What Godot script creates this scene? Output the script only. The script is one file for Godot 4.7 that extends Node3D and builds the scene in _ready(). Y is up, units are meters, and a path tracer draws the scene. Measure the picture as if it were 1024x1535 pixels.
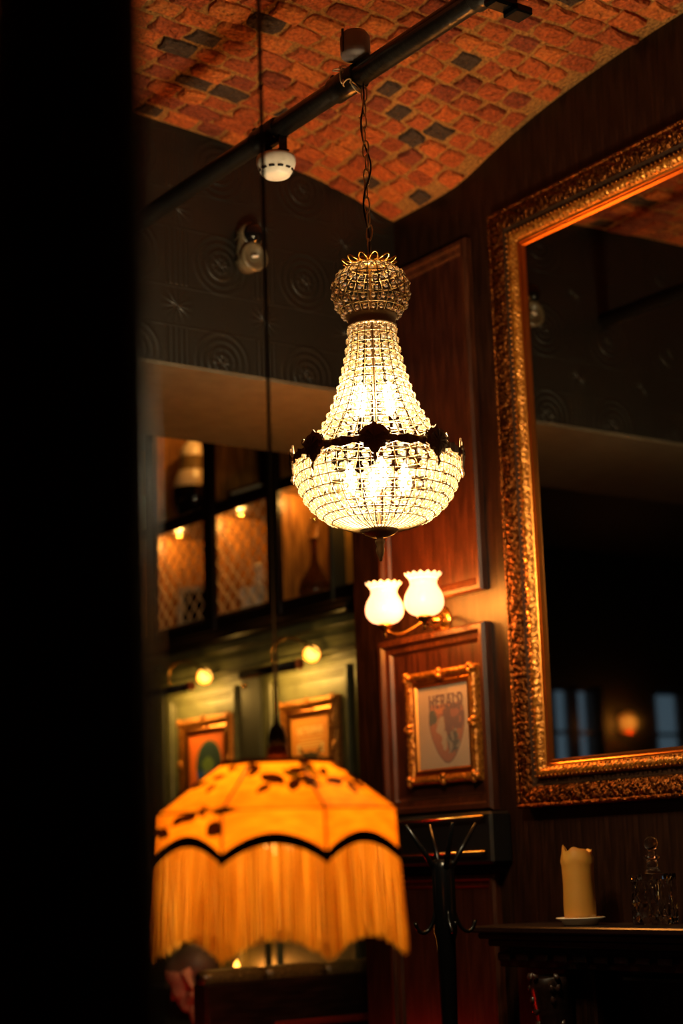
extends Node3D
# An old pub room at night: a lit bead chandelier under a brick vault, a fringed pendant lamp, a gilt mirror over a mantel.
# x runs towards the panelled wall (normal -x), -z runs along that wall away from the camera, y is up.

const WALL_X := 3.335          # face of the panelled wall
const GREEN_X := 4.0           # face of the green wall beyond the bulkhead
const BULK_Z := -4.337         # front face of the bulkhead
const BULK_BACK := -5.093
const SOFFIT_Y := 2.929
const WALL_TURN := -PI / 2     # things hung on the panelled wall: their own +z looks to -x

var M := {}
var taken := {}
var rng := RandomNumberGenerator.new()

# ---------------------------------------------------------------- naming and tagging
func numbered(called: String) -> String:
	if not taken.has(called):
		taken[called] = 0
		return called
	taken[called] += 1
	return "%s_%03d" % [called, taken[called]]

func tag(o: Node, label: String, category: String, group := "") -> Node:
	o.set_meta("label", label)
	o.set_meta("category", category)
	if group:
		o.set_meta("group", group)
	return o

func thing(called: String, label: String, category: String, at := Vector3.ZERO, turn := 0.0, group := "") -> Node3D:
	var o := Node3D.new()
	o.name = numbered(called)
	add_child(o)
	o.position = at
	o.rotation.y = turn
	tag(o, label, category, group)
	return o

func obj(called: String, st: SurfaceTool, m: Material, parent: Node = null) -> MeshInstance3D:
	st.generate_normals()
	return put(called, st.commit(), m, parent)

func put(called: String, mesh: Mesh, m: Material, parent: Node = null) -> MeshInstance3D:
	var o := MeshInstance3D.new()
	o.mesh = mesh
	o.material_override = m
	if parent == null:
		o.name = numbered(called)
		add_child(o)
	else:
		o.name = called
		parent.add_child(o, true)
	return o

func structure(o: Node, label := "", category := "") -> Node:
	o.set_meta("kind", "structure")
	if label:
		o.set_meta("label", label)
	if category:
		o.set_meta("category", category)
	return o

# ---------------------------------------------------------------- shapes
func mb(smooth := false) -> SurfaceTool:
	var st := SurfaceTool.new()
	st.begin(Mesh.PRIMITIVE_TRIANGLES)
	st.set_smooth_group(0 if smooth else -1)
	return st

func tri(st: SurfaceTool, a: Vector3, b: Vector3, c: Vector3, out: Vector3) -> void:
	if (c - a).cross(b - a).dot(out) < 0.0:
		var t := b
		b = c
		c = t
	st.add_vertex(a)
	st.add_vertex(b)
	st.add_vertex(c)

func quad(st: SurfaceTool, a: Vector3, b: Vector3, c: Vector3, d: Vector3, out: Vector3) -> void:
	tri(st, a, b, c, out)
	tri(st, a, c, d, out)

# a box whose edges are chamfered by e
func box(st: SurfaceTool, at: Vector3, size: Vector3, e := 0.0, basis := Basis.IDENTITY) -> void:
	var h := size / 2.0
	if e <= 0.0:
		for ax in 3:
			for s in [-1.0, 1.0]:
				var n := Vector3.ZERO
				n[ax] = s
				var u := (ax + 1) % 3
				var v := (ax + 2) % 3
				var p := []
				for k in [[-1, -1], [1, -1], [1, 1], [-1, 1]]:
					var q := Vector3.ZERO
					q[ax] = s * h[ax]
					q[u] = k[0] * h[u]
					q[v] = k[1] * h[v]
					p.append(at + basis * q)
				quad(st, p[0], p[1], p[2], p[3], basis * n)
		return
	e = minf(e, minf(h.x, minf(h.y, h.z)) * 0.95)
	var vert := func(sx: float, sy: float, sz: float, ax: int) -> Vector3:
		var s := Vector3(sx, sy, sz)
		var q := Vector3.ZERO
		for i in 3:
			q[i] = s[i] * (h[i] if i == ax else h[i] - e)
		return at + basis * q
	for ax in 3:
		var u := (ax + 1) % 3
		var v := (ax + 2) % 3
		for s in [-1.0, 1.0]:
			var p := []
			for k in [[-1.0, -1.0], [1.0, -1.0], [1.0, 1.0], [-1.0, 1.0]]:
				var g := Vector3.ZERO
				g[ax] = s
				g[u] = k[0]
				g[v] = k[1]
				p.append(vert.call(g.x, g.y, g.z, ax))
			var n := Vector3.ZERO
			n[ax] = s
			quad(st, p[0], p[1], p[2], p[3], basis * n)
		for su in [-1.0, 1.0]:
			for sv in [-1.0, 1.0]:
				var a := Vector3.ZERO
				a[u] = su
				a[v] = sv
				a[ax] = -1.0
				var b := a
				b[ax] = 1.0
				var n2 := Vector3.ZERO
				n2[u] = su
				n2[v] = sv
				quad(st, vert.call(a.x, a.y, a.z, u), vert.call(b.x, b.y, b.z, u), vert.call(b.x, b.y, b.z, v), vert.call(a.x, a.y, a.z, v), basis * n2)
	for sx in [-1.0, 1.0]:
		for sy in [-1.0, 1.0]:
			for sz in [-1.0, 1.0]:
				tri(st, vert.call(sx, sy, sz, 0), vert.call(sx, sy, sz, 1), vert.call(sx, sy, sz, 2), basis * Vector3(sx, sy, sz))

func span(st: SurfaceTool, a: Vector3, b: Vector3, e := 0.0) -> void:
	box(st, (a + b) / 2.0, (b - a).abs(), e)

# a tube through points; radius is a number or an array
func tube(st: SurfaceTool, pts: Array, radius, sides := 8, closed := false, caps := true) -> void:
	var n := pts.size()
	var rings := []
	var last := Vector3.ZERO
	for i in n:
		var a: Vector3 = pts[(i - 1 + n) % n] if (i > 0 or closed) else pts[i]
		var b: Vector3 = pts[(i + 1) % n] if (i < n - 1 or closed) else pts[i]
		var d := (b - a).normalized()
		var u := last - d * last.dot(d)
		if u.length() < 0.01:
			u = d.cross(Vector3.UP if absf(d.y) < 0.9 else Vector3.RIGHT)
		u = u.normalized()
		last = u
		var v := d.cross(u)
		var r: float = radius[i] if radius is Array else radius
		var ring := []
		for k in sides:
			var t := TAU * k / sides
			ring.append(pts[i] + (u * cos(t) + v * sin(t)) * r)
		rings.append(ring)
	for i in (n if closed else n - 1):
		var j := (i + 1) % n
		var shift := 0
		if closed and j == 0:   # meet the first ring where it turned to
			var best := 1e9
			for k in sides:
				var dd: float = rings[i][0].distance_to(rings[0][k])
				if dd < best:
					best = dd
					shift = k
		for k in sides:
			var k2 := (k + 1) % sides
			var p: Vector3 = rings[i][k]
			quad(st, p, rings[i][k2], rings[j][(k2 + shift) % sides], rings[j][(k + shift) % sides], (p + rings[i][k2]) / 2.0 - pts[i])
	if caps and not closed:
		for e in [0, n - 1]:
			var o: Vector3 = pts[0] - pts[1] if e == 0 else pts[n - 1] - pts[n - 2]
			for k in range(1, sides - 1):
				tri(st, rings[e][0], rings[e][k], rings[e][k + 1], o)

# a lathed shape round the y axis at `at`; profile of Vector2(radius, y), from the bottom up for an outer face
func lathe(st: SurfaceTool, profile: Array, seg := 24, at := Vector3.ZERO, basis := Basis.IDENTITY) -> void:
	for i in profile.size() - 1:
		var a: Vector2 = profile[i]
		var b: Vector2 = profile[i + 1]
		if a.is_equal_approx(b):
			continue
		for k in seg:
			var t0 := TAU * k / seg
			var t1 := TAU * (k + 1) / seg
			var d0 := Vector3(cos(t0), 0, sin(t0))
			var d1 := Vector3(cos(t1), 0, sin(t1))
			var p0 := at + basis * (d0 * a.x + Vector3.UP * a.y)
			var p1 := at + basis * (d1 * a.x + Vector3.UP * a.y)
			var p2 := at + basis * (d1 * b.x + Vector3.UP * b.y)
			var p3 := at + basis * (d0 * b.x + Vector3.UP * b.y)
			var out := basis * ((d0 + d1).normalized() * (b.y - a.y) - Vector3.UP * (b.x - a.x))
			if a.x < 1e-6:
				tri(st, p0, p2, p3, out)
			elif b.x < 1e-6:
				tri(st, p0, p1, p2, out)
			else:
				quad(st, p0, p1, p2, p3, out)

# a mitred frame in the xy plane, centred, looking to +z; profile rows are [inset, height, relief]
func frame(st: SurfaceTool, w: float, h: float, prof: Array, step := 10.0, seed_ := 1.0) -> void:
	var c := [Vector3(-w / 2, -h / 2, 0), Vector3(w / 2, -h / 2, 0), Vector3(w / 2, h / 2, 0), Vector3(-w / 2, h / 2, 0)]
	for s in 4:
		var a: Vector3 = c[s]
		var b: Vector3 = c[(s + 1) % 4]
		var e := (b - a).normalized()
		var inw := Vector3(-e.y, e.x, 0)
		var n := maxi(1, int(ceil((b - a).length() / step)))
		var at := func(k: int, i: int) -> Vector3:
			var t: float = prof[i][0]
			var f := float(k) / n
			var len_ := (b - a).length() * f
			var rel: float = prof[i][2]
			var edge := sin(PI * f)
			edge = minf(1.0, edge * 6.0)
			var z: float = prof[i][1] + rel * edge * (0.6 * sin(len_ * 160.0 + seed_ * 3.0 + i * 2.1) + 0.6 * sin(len_ * 71.0 + i * 1.7 + seed_) + 0.5 * sin(len_ * 307.0 + i * 4.0))
			return a.lerp(b, f) + inw * t + e * (t * (1.0 - 2.0 * f)) + Vector3(0, 0, z)
		for k in n:
			for i in prof.size() - 1:
				var out: Vector3 = Vector3(0, 0, 1) * (prof[i + 1][0] - prof[i][0]) - inw * (prof[i + 1][1] - prof[i][1])
				quad(st, at.call(k, i), at.call(k + 1, i), at.call(k + 1, i + 1), at.call(k, i + 1), out)

func sphere_mesh(r: float, seg := 12, rings := 6, h := 0.0) -> SphereMesh:
	var s := SphereMesh.new()
	s.radius = r
	s.height = h if h > 0.0 else 2.0 * r
	s.radial_segments = seg
	s.rings = rings
	return s

func bez(p: Array, n := 12) -> Array:
	var out := []
	for i in n + 1:
		var t := float(i) / n
		out.append(p[0].bezier_interpolate(p[1], p[2], p[3], t))
	return out

# ---------------------------------------------------------------- materials
func noise_tex(freq: float, colors: Array, seed_ := 1, size := 256, oct := 4, kind := FastNoiseLite.TYPE_SIMPLEX_SMOOTH) -> NoiseTexture2D:
	var n := FastNoiseLite.new()
	n.noise_type = kind
	n.frequency = freq
	n.fractal_octaves = oct
	n.seed = seed_
	var t := NoiseTexture2D.new()
	t.width = size
	t.height = size
	t.seamless = true
	t.noise = n
	if colors:
		var g := Gradient.new()
		var offs := PackedFloat32Array()
		var cols := PackedColorArray()
		for i in colors.size():
			offs.append(0.15 + 0.7 * i / maxf(1.0, colors.size() - 1.0))
			cols.append(colors[i])
		g.offsets = offs
		g.colors = cols
		t.color_ramp = g
	return t

func mat(called: String, c: Color, rough := 0.6, metal := 0.0) -> StandardMaterial3D:
	var m := StandardMaterial3D.new()
	m.resource_name = called
	m.albedo_color = c
	m.roughness = rough
	m.metallic = metal
	M[called] = m
	return m

func tri_tex(m: StandardMaterial3D, t: Texture2D, scale: Vector3, world := true) -> StandardMaterial3D:
	m.albedo_texture = t
	m.uv1_triplanar = true
	m.uv1_world_triplanar = world
	m.uv1_scale = scale
	return m

func relief(m: StandardMaterial3D, t: Texture2D, cm: float) -> StandardMaterial3D:
	m.heightmap_enabled = true
	m.heightmap_texture = t
	m.heightmap_scale = cm
	return m

func rgb(r: int, g: int, b: int) -> Color:
	return Color(r / 255.0, g / 255.0, b / 255.0)

func glow(called: String, c: Color, energy: float) -> StandardMaterial3D:
	var m := mat(called, c, 0.5)
	m.emission_enabled = true
	m.emission = c
	m.emission_energy_multiplier = energy
	return m

func materials() -> void:
	var grain := noise_tex(0.02, [rgb(150, 140, 130), rgb(205, 200, 195), rgb(255, 255, 255)], 3)
	var w := mat("mahogany", rgb(40, 20, 10), 0.42)
	tri_tex(w, grain, Vector3(9, 0.9, 9))
	w.clearcoat_enabled = true
	w.clearcoat = 0.08
	w.metallic_specular = 0.3
	w.clearcoat_roughness = 0.25
	var w2 := mat("mahogany_light", rgb(74, 36, 17), 0.36)
	tri_tex(w2, grain, Vector3(9, 0.9, 9))
	w2.clearcoat_enabled = true
	w2.clearcoat = 0.3
	w2.clearcoat_roughness = 0.2
	var wr := mat("mahogany_red", rgb(62, 27, 14), 0.36)  # redder than the wall: sconce light put into the colour of all fields
	tri_tex(wr, grain, Vector3(9, 0.9, 9))
	var w3 := mat("ebony_wood", rgb(34, 20, 16), 0.32)
	tri_tex(w3, grain, Vector3(1.0, 9, 9))
	w3.clearcoat_enabled = true
	w3.clearcoat = 0.15
	w3.clearcoat_roughness = 0.15
	var w4 := mat("cabinet_wood", rgb(190, 128, 58), 0.4)
	tri_tex(w4, grain, Vector3(7, 0.8, 7))
	tri_tex(mat("floor_wood", rgb(70, 42, 26), 0.4), grain, Vector3(6, 1, 0.8))
	var cols := [rgb(188, 86, 26), rgb(202, 96, 30), rgb(168, 74, 24), rgb(212, 110, 38), rgb(146, 62, 26), rgb(72, 50, 34), rgb(180, 82, 28)]
	var speck := noise_tex(0.05, [rgb(165, 158, 150), rgb(222, 218, 212), rgb(255, 255, 255)], 11, 256, 4)
	var bump := noise_tex(0.03, [], 21, 256, 5)
	for i in cols.size():
		var b := mat("brick_clay_%d" % i, cols[i], 0.9)
		tri_tex(b, speck, Vector3(5, 5, 5))
		relief(b, bump, 0.9)
	var mo := mat("mortar", rgb(176, 120, 54), 0.95)
	tri_tex(mo, speck, Vector3(6, 6, 6))
	relief(mo, bump, 1.2)
	var em := mat("embossed_paper", rgb(25, 22, 17), 0.42)
	em.uv1_triplanar = true
	em.uv1_world_triplanar = true
	em.uv1_scale = Vector3(3.2, 3.2, 3.2)
	relief(em, embossed_map(), 0.8)
	tri_tex(mat("soffit_paint", rgb(86, 76, 60), 0.7), noise_tex(0.02, [rgb(225, 222, 215), rgb(255, 255, 255)], 18), Vector3(2, 2, 2))
	tri_tex(mat("olive_paint", rgb(104, 104, 72), 0.42), noise_tex(0.02, [rgb(215, 215, 210), rgb(255, 255, 255)], 8), Vector3(2, 2, 2))
	mat("dark_paint", rgb(22, 18, 15), 0.7)
	mat("shaded_olive_paint", rgb(52, 52, 38), 0.5)  # darker copy of the olive paint: shade put into the colour
	var g := mat("gilt", rgb(196, 128, 48), 0.36, 0.7)
	tri_tex(g, noise_tex(0.03, [rgb(120, 95, 70), rgb(225, 215, 205), rgb(255, 255, 255)], 14), Vector3(9, 9, 9), false)
	relief(g, bump, 0.25)
	var g2 := mat("gilt_worn", rgb(128, 76, 36), 0.42, 1.0)
	tri_tex(g2, noise_tex(0.03, [rgb(70, 50, 36), rgb(190, 170, 150), rgb(255, 255, 255)], 15), Vector3(8, 8, 8), false)
	relief(g2, bump, 0.6)
	mat("gilt_line", rgb(190, 116, 48), 0.32, 1.0)
	mat("gilt_dark", rgb(60, 36, 20), 0.5, 0.6)
	mat("brass", rgb(214, 160, 78), 0.22, 1.0)
	mat("brass_wire", rgb(112, 84, 40), 0.5, 0.4)
	mat("nickel_chain", rgb(214, 196, 164), 0.4, 0.8)
	mat("bronze", rgb(116, 88, 58), 0.5, 0.5)
	mat("lattice_wire", rgb(240, 208, 158), 0.45)
	mat("golden_oak", rgb(226, 166, 70), 0.4)
	mat("copper", rgb(170, 96, 58), 0.35, 1.0)
	var ir := mat("black_iron", rgb(30, 26, 22), 0.3)
	relief(tri_tex(ir, noise_tex(0.03, [rgb(190, 190, 190), rgb(255, 255, 255)], 31), Vector3(5, 5, 5)), bump, 0.12)
	mat("column_paint", rgb(66, 42, 19), 0.5).metallic_specular = 0.2
	mat("black_plastic", rgb(16, 15, 15), 0.35)
	mat("black_metal", rgb(14, 14, 15), 0.25, 0.4)
	mat("grey_metal", rgb(140, 128, 128), 0.5)
	mat("white_plastic", rgb(226, 218, 206), 0.35)
	mat("cream_plastic", rgb(96, 84, 64), 0.3)
	mat("slot_black", rgb(10, 9, 8), 0.7)
	mat("silver_glass", rgb(172, 168, 160), 0.02, 1.0)
	var cr := mat("crystal", Color(1.0, 0.98, 0.94, 0.03), 0.03)
	cr.refraction_enabled = true
	cr.refraction_scale = 0.05
	var gl := mat("clear_glass", Color(1, 1, 1, 0.0), 0.0)
	gl.refraction_enabled = true
	gl.refraction_scale = 0.05
	var pane := mat("pane_glass", Color(1, 1, 1, 0.04), 0.02)
	pane.transparency = BaseMaterial3D.TRANSPARENCY_ALPHA
	var am := mat("amber_spirit", Color(0.62, 0.26, 0.08, 0.05), 0.0)
	am.refraction_enabled = true
	am.refraction_scale = 0.033
	var op := glow("opal_lamp_glass", Color(1.0, 0.95, 0.86), 0.75)
	op.albedo_color = rgb(250, 232, 196)
	op.roughness = 0.25
	op.backlight_enabled = true
	op.backlight = Color(0.30, 0.23, 0.13)
	glow("lamp_bulb", Color(1.0, 0.93, 0.78), 14.0)
	glow("bulb_warm", Color(1.0, 0.72, 0.34), 8.0)
	glow("plate_glint", Color(1.0, 0.84, 0.42), 1.6)  # glow in place of the reflection on the brass plate
	glow("tube_lamp", Color(1.0, 0.78, 0.36), 1.6)
	glow("puck_lamp", Color(1.0, 0.74, 0.36), 1.2)
	glow("flame", Color(1.0, 0.66, 0.24), 9.0)
	var wax := mat("candle_wax", rgb(178, 124, 46), 0.5)
	wax.subsurf_scatter_enabled = true
	wax.subsurf_scatter_strength = 0.25
	mat("porcelain", rgb(226, 210, 180), 0.2)
	mat("cream_glaze", rgb(214, 190, 158), 0.25)
	mat("olive_glaze", rgb(120, 96, 58), 0.25)
	mat("black_glaze", rgb(14, 12, 12), 0.1)
	var le := mat("booth_leather", rgb(92, 74, 40), 0.35)
	relief(tri_tex(le, speck, Vector3(6, 6, 6)), bump, 0.3)
	var fcry := mat("bright_crystal", Color(1.0, 0.96, 0.9, 0.6), 0.08)
	fcry.refraction_enabled = true
	fcry.refraction_scale = 0.05
	var ag := mat("brown_glass", Color(0.55, 0.30, 0.14, 0.25), 0.05)
	ag.refraction_enabled = true
	ag.refraction_scale = 0.05
	mat("oxblood", rgb(96, 26, 20), 0.3)
	mat("red_glass", Color(0.85, 0.08, 0.05, 0.3), 0.1)
	mat("paper_white", rgb(214, 202, 176), 0.8)
	mat("tan_trim", rgb(56, 28, 14), 0.85)
	var skin := mat("skin", Color.WHITE, 0.55)
	skin.vertex_color_use_as_albedo = true

func embossed_map() -> ImageTexture:
	var n := 256
	var im := Image.create(n, n, false, Image.FORMAT_L8)
	for y in n:
		for x in n:
			var u := (x + 0.5) / n
			var v := (y + 0.5) / n
			var h := 0.3
			var du := u - 0.5
			var dv := v - 0.5
			var r := sqrt(du * du + dv * dv)
			var a := atan2(dv, du)
			if r < 0.34:      # medallion: rings and petals
				h += 0.22 * (0.5 + 0.5 * cos(r * 85.0))
				if r < 0.16:
					h += 0.3 * maxf(0.0, cos(a * 8.0)) * (1.0 - r / 0.16) + 0.15
			var cu := minf(u, 1.0 - u)
			var cv := minf(v, 1.0 - v)
			var rc := sqrt(cu * cu + cv * cv)
			if rc < 0.2:      # palmette at the corners
				h += 0.45 * (1.0 - rc / 0.2) * (0.6 + 0.4 * cos(atan2(cv, cu) * 12.0))
			if cu < 0.12 and cv > 0.22:      # fluted columns between them
				h += 0.25 * (0.5 + 0.5 * cos(cu * 105.0))
			if absf(cv - 0.2) < 0.012:
				h += 0.08
			im.set_pixel(x, y, Color(h, h, h))
	return ImageTexture.create_from_image(im)

# ---------------------------------------------------------------- the script
func _ready() -> void:
	rng.seed = 7
	setup_view()
	materials()
	build_ceiling()
	build_walls()
	build_pipe()
	build_column()
	build_panelled_wall()
	build_green_wall()
	build_chandelier()
	build_pendant()
	build_mirror()
	build_mantel()
	build_sconce()
	build_pictures()
	build_cabinet_things()
	build_coat_things()
	build_booth()
	build_person()
	build_far_room()

func setup_view() -> void:
	var cam := Camera3D.new()
	cam.name = "camera"
	cam.position = Vector3(0, 1.45, 0)
	var a := deg_to_rad(35.4)
	var p := deg_to_rad(11.6)
	var r := deg_to_rad(1.91)
	var fw := Vector3(sin(a) * cos(p), sin(p), -cos(a) * cos(p))
	var r0 := Vector3(cos(a), 0, sin(a))
	var u0 := r0.cross(fw)
	var right := r0 * cos(r) - u0 * sin(r)
	var up := r0 * sin(r) + u0 * cos(r)
	cam.basis = Basis(right, up, -fw)
	var at := CameraAttributesPhysical.new()
	at.frustum_focal_length = 12.0 / tan(atan(767.5 / 2592.0))
	at.frustum_focus_distance = 4.05
	at.exposure_aperture = 1.35
	at.frustum_near = 0.05
	at.frustum_far = 100.0
	cam.attributes = at
	cam.fov = rad_to_deg(2.0 * atan(767.5 / 2592.0))
	add_child(cam)
	cam.current = true
	var we := WorldEnvironment.new()
	we.name = "environment"
	var e := Environment.new()
	e.background_mode = Environment.BG_COLOR
	e.background_color = Color(0.34, 0.44, 0.52)
	e.tonemap_mode = Environment.TONE_MAPPER_LINEAR
	e.tonemap_exposure = 1.0
	e.sdfgi_enabled = true
	e.ssao_enabled = true
	e.ssil_enabled = true
	we.environment = e
	add_child(we)

func omni(parent: Node, called: String, at: Vector3, c: Color, energy: float, size := 0.02) -> void:
	var l := OmniLight3D.new()
	l.name = called
	l.light_color = c
	l.light_energy = energy
	l.light_size = size
	l.omni_range = 14.0
	l.omni_attenuation = 2.0
	l.shadow_enabled = true
	parent.add_child(l, true)
	l.position = at

# ---------------------------------------------------------------- ceiling of bricks
func vault(x: float, z: float) -> float:
	var d := maxf(0.0, WALL_X - x)
	var e := maxf(0.0, z - BULK_Z)
	var f := 0.185 * (1.0 - exp(-d / 0.45))
	var s := e - 0.34
	var sp := 0.04 * log(1.0 + exp(s / 0.04))
	var g := 0.185 * (1.0 - exp(-sp / 0.47))
	return 3.55 + pow(pow(f, 3.0) + pow(g, 3.0), 1.0 / 3.0)

func brick_mesh(k: int) -> ArrayMesh:
	# a weathered brick of 1 x 1 x 1, its visible face downwards
	var r := RandomNumberGenerator.new()
	r.seed = 100 + k
	var j := func(s: float) -> float: return r.randf_range(-s, s)
	var top := []
	var mid := []
	var low := []
	var n := 8
	var ring := [[-0.5, -0.5], [0.0, -0.5], [0.5, -0.5], [0.5, 0.0], [0.5, 0.5], [0.0, 0.5], [-0.5, 0.5], [-0.5, 0.0]]
	for i in n:
		var jx: float = j.call(0.08)
		var jz: float = j.call(0.10)
		top.append(Vector3(ring[i][0] + jx, 0.5, ring[i][1] + jz))
		mid.append(Vector3(ring[i][0] + jx, -0.38, ring[i][1] + jz))
		low.append(Vector3((ring[i][0] + jx) * 0.88, -0.5 + j.call(0.06), (ring[i][1] + jz) * 0.84))
	var st := mb()
	for i in n:
		var i2 := (i + 1) % n
		var o: Vector3 = mid[i] + mid[i2]
		o.y = 0
		quad(st, top[i], top[i2], mid[i2], mid[i], o)
		quad(st, mid[i], mid[i2], low[i2], low[i], o + Vector3(0, -0.5, 0))
		tri(st, low[i], low[i2], Vector3(0, -0.5 + j.call(0.05), 0), Vector3.DOWN)
	st.generate_normals()
	return st.commit()

func build_ceiling() -> void:
	var xs := []
	var zs := []
	var x := -4.5
	while x < WALL_X + 0.05:
		xs.append(x)
		x += 0.06 if x > 1.5 else 0.3
	xs.append(WALL_X + 0.06)
	var z := BULK_Z - 0.03
	while z < 2.0:
		zs.append(z)
		z += 0.06 if z < -2.5 else 0.3
	zs.append(2.05)
	var st := mb(true)
	for i in xs.size() - 1:
		for k in zs.size() - 1:
			var p := []
			for q in [[i, k], [i + 1, k], [i + 1, k + 1], [i, k + 1]]:
				p.append(Vector3(xs[q[0]], vault(xs[q[0]], zs[q[1]]), zs[q[1]]))
			quad(st, p[0], p[1], p[2], p[3], Vector3.DOWN)
			quad(st, p[0] + Vector3.UP * 0.2, p[1] + Vector3.UP * 0.2, p[2] + Vector3.UP * 0.2, p[3] + Vector3.UP * 0.2, Vector3.UP)
	var c := obj("ceiling", st, M.mortar)
	structure(c, "low vault of orange bricks with sandy mortar joints", "ceiling")
	var meshes := []
	for k in 6:
		meshes.append(brick_mesh(k))
	var r := RandomNumberGenerator.new()
	r.seed = 40
	var rest := []
	for k in 7:
		rest.append(SurfaceTool.new())
		rest[k].begin(Mesh.PRIMITIVE_TRIANGLES)
	var used := [0, 0, 0, 0, 0, 0, 0]
	var row_z := BULK_Z + 0.01
	var row := 0
	while row_z < 1.9:
		var pitch := 0.079 + r.randf_range(-0.004, 0.004)
		var bx := WALL_X - 0.01 - (0.05 if row % 2 else 0.0)
		while bx > -4.4:
			var zc := row_z + pitch / 2.0
			var small := bx > 2.75 and zc < -3.35
			var ln := (0.082 if small else 0.108) * r.randf_range(0.82, 1.16)
			var xc := bx - ln / 2.0
			var pick := r.randi_range(0, 4)
			if r.randf() < 0.09:
				pick = 5
			elif r.randf() < 0.2:
				pick = 6
			var variant := r.randi_range(0, 5)
			var slope_x := (vault(xc + 0.03, zc) - vault(xc - 0.03, zc)) / 0.06
			var slope_z := (vault(xc, zc + 0.03) - vault(xc, zc - 0.03)) / 0.06
			var ux := Vector3(1, slope_x + r.randf_range(-0.05, 0.05), r.randf_range(-0.05, 0.05)).normalized()
			var uz := Vector3(r.randf_range(-0.05, 0.05), slope_z + r.randf_range(-0.06, 0.06), 1).normalized()
			var uy := uz.cross(ux).normalized()
			uz = ux.cross(uy)
			var deep := 0.05
			var proud := r.randf_range(0.004, 0.016)
			var sz := Vector3(ln - r.randf_range(0.012, 0.02), deep, pitch - r.randf_range(0.012, 0.019))
			var centre := Vector3(xc, vault(xc, zc), zc) + uy * (deep / 2.0 - proud)
			var t := Transform3D(Basis(ux * sz.x, uy * sz.y, uz * sz.z), centre)
			if xc > 1.87 and zc < -2.72 and zc < -3.5 + (xc - 1.87) * 0.62 + 0.12:
				var b := put("brick", meshes[variant], M["brick_clay_%d" % pick], c)
				b.transform = t
			else:
				rest[pick].append_from(meshes[variant], 0, t)
				used[pick] += 1
			bx -= ln
		row_z += pitch
		row += 1
	for k in 7:
		if used[k]:
			var o := put("brick_field", rest[k].commit(), M["brick_clay_%d" % k], c)
			o.set_meta("kind", "stuff")

func slab(called: String, a: Vector3, b: Vector3, m: Material, label := "", category := "") -> MeshInstance3D:
	var st := mb()
	span(st, a, b)
	var o := obj(called, st, m)
	structure(o, label, category)
	return o

func build_walls() -> void:
	slab("floor", Vector3(-4.7, -0.2, -9.9), Vector3(4.6, 0, 2.2), M.floor_wood, "dark wooden pub floor", "floor")
	slab("wall_left", Vector3(-4.7, 0, -9.9), Vector3(-4.5, 4.3, 2.2), M.dark_paint, "dark painted side wall", "wall")
	slab("wall_front", Vector3(-4.5, 0, 2.0), Vector3(WALL_X + 0.3, 4.3, 2.2), M.dark_paint, "dark painted wall behind the viewer", "wall")
	slab("wall_bulkhead", Vector3(-4.5, SOFFIT_Y + 0.012, BULK_Z), Vector3(WALL_X, 4.3, BULK_BACK), M.embossed_paper, "black embossed wallpaper on the bulkhead under the vault", "wall")
	slab("trim_1", Vector3(-4.5, SOFFIT_Y, BULK_Z + 0.008), Vector3(GREEN_X, SOFFIT_Y + 0.012, BULK_BACK), M.soffit_paint, "grey brown painted underside of the bulkhead", "soffit")
	slab("wall_return", Vector3(WALL_X + 0.25, 0, -4.64), Vector3(4.5, 3.95, -4.56), M.mahogany, "end of the panelled wall where the back room begins", "wall")
	slab("ceiling_rear", Vector3(-4.5, 3.75, -9.7), Vector3(4.5, 3.95, BULK_BACK), M.dark_paint, "dark ceiling of the back room", "ceiling")

func hung(o: Node3D) -> Node3D:
	return o

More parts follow.
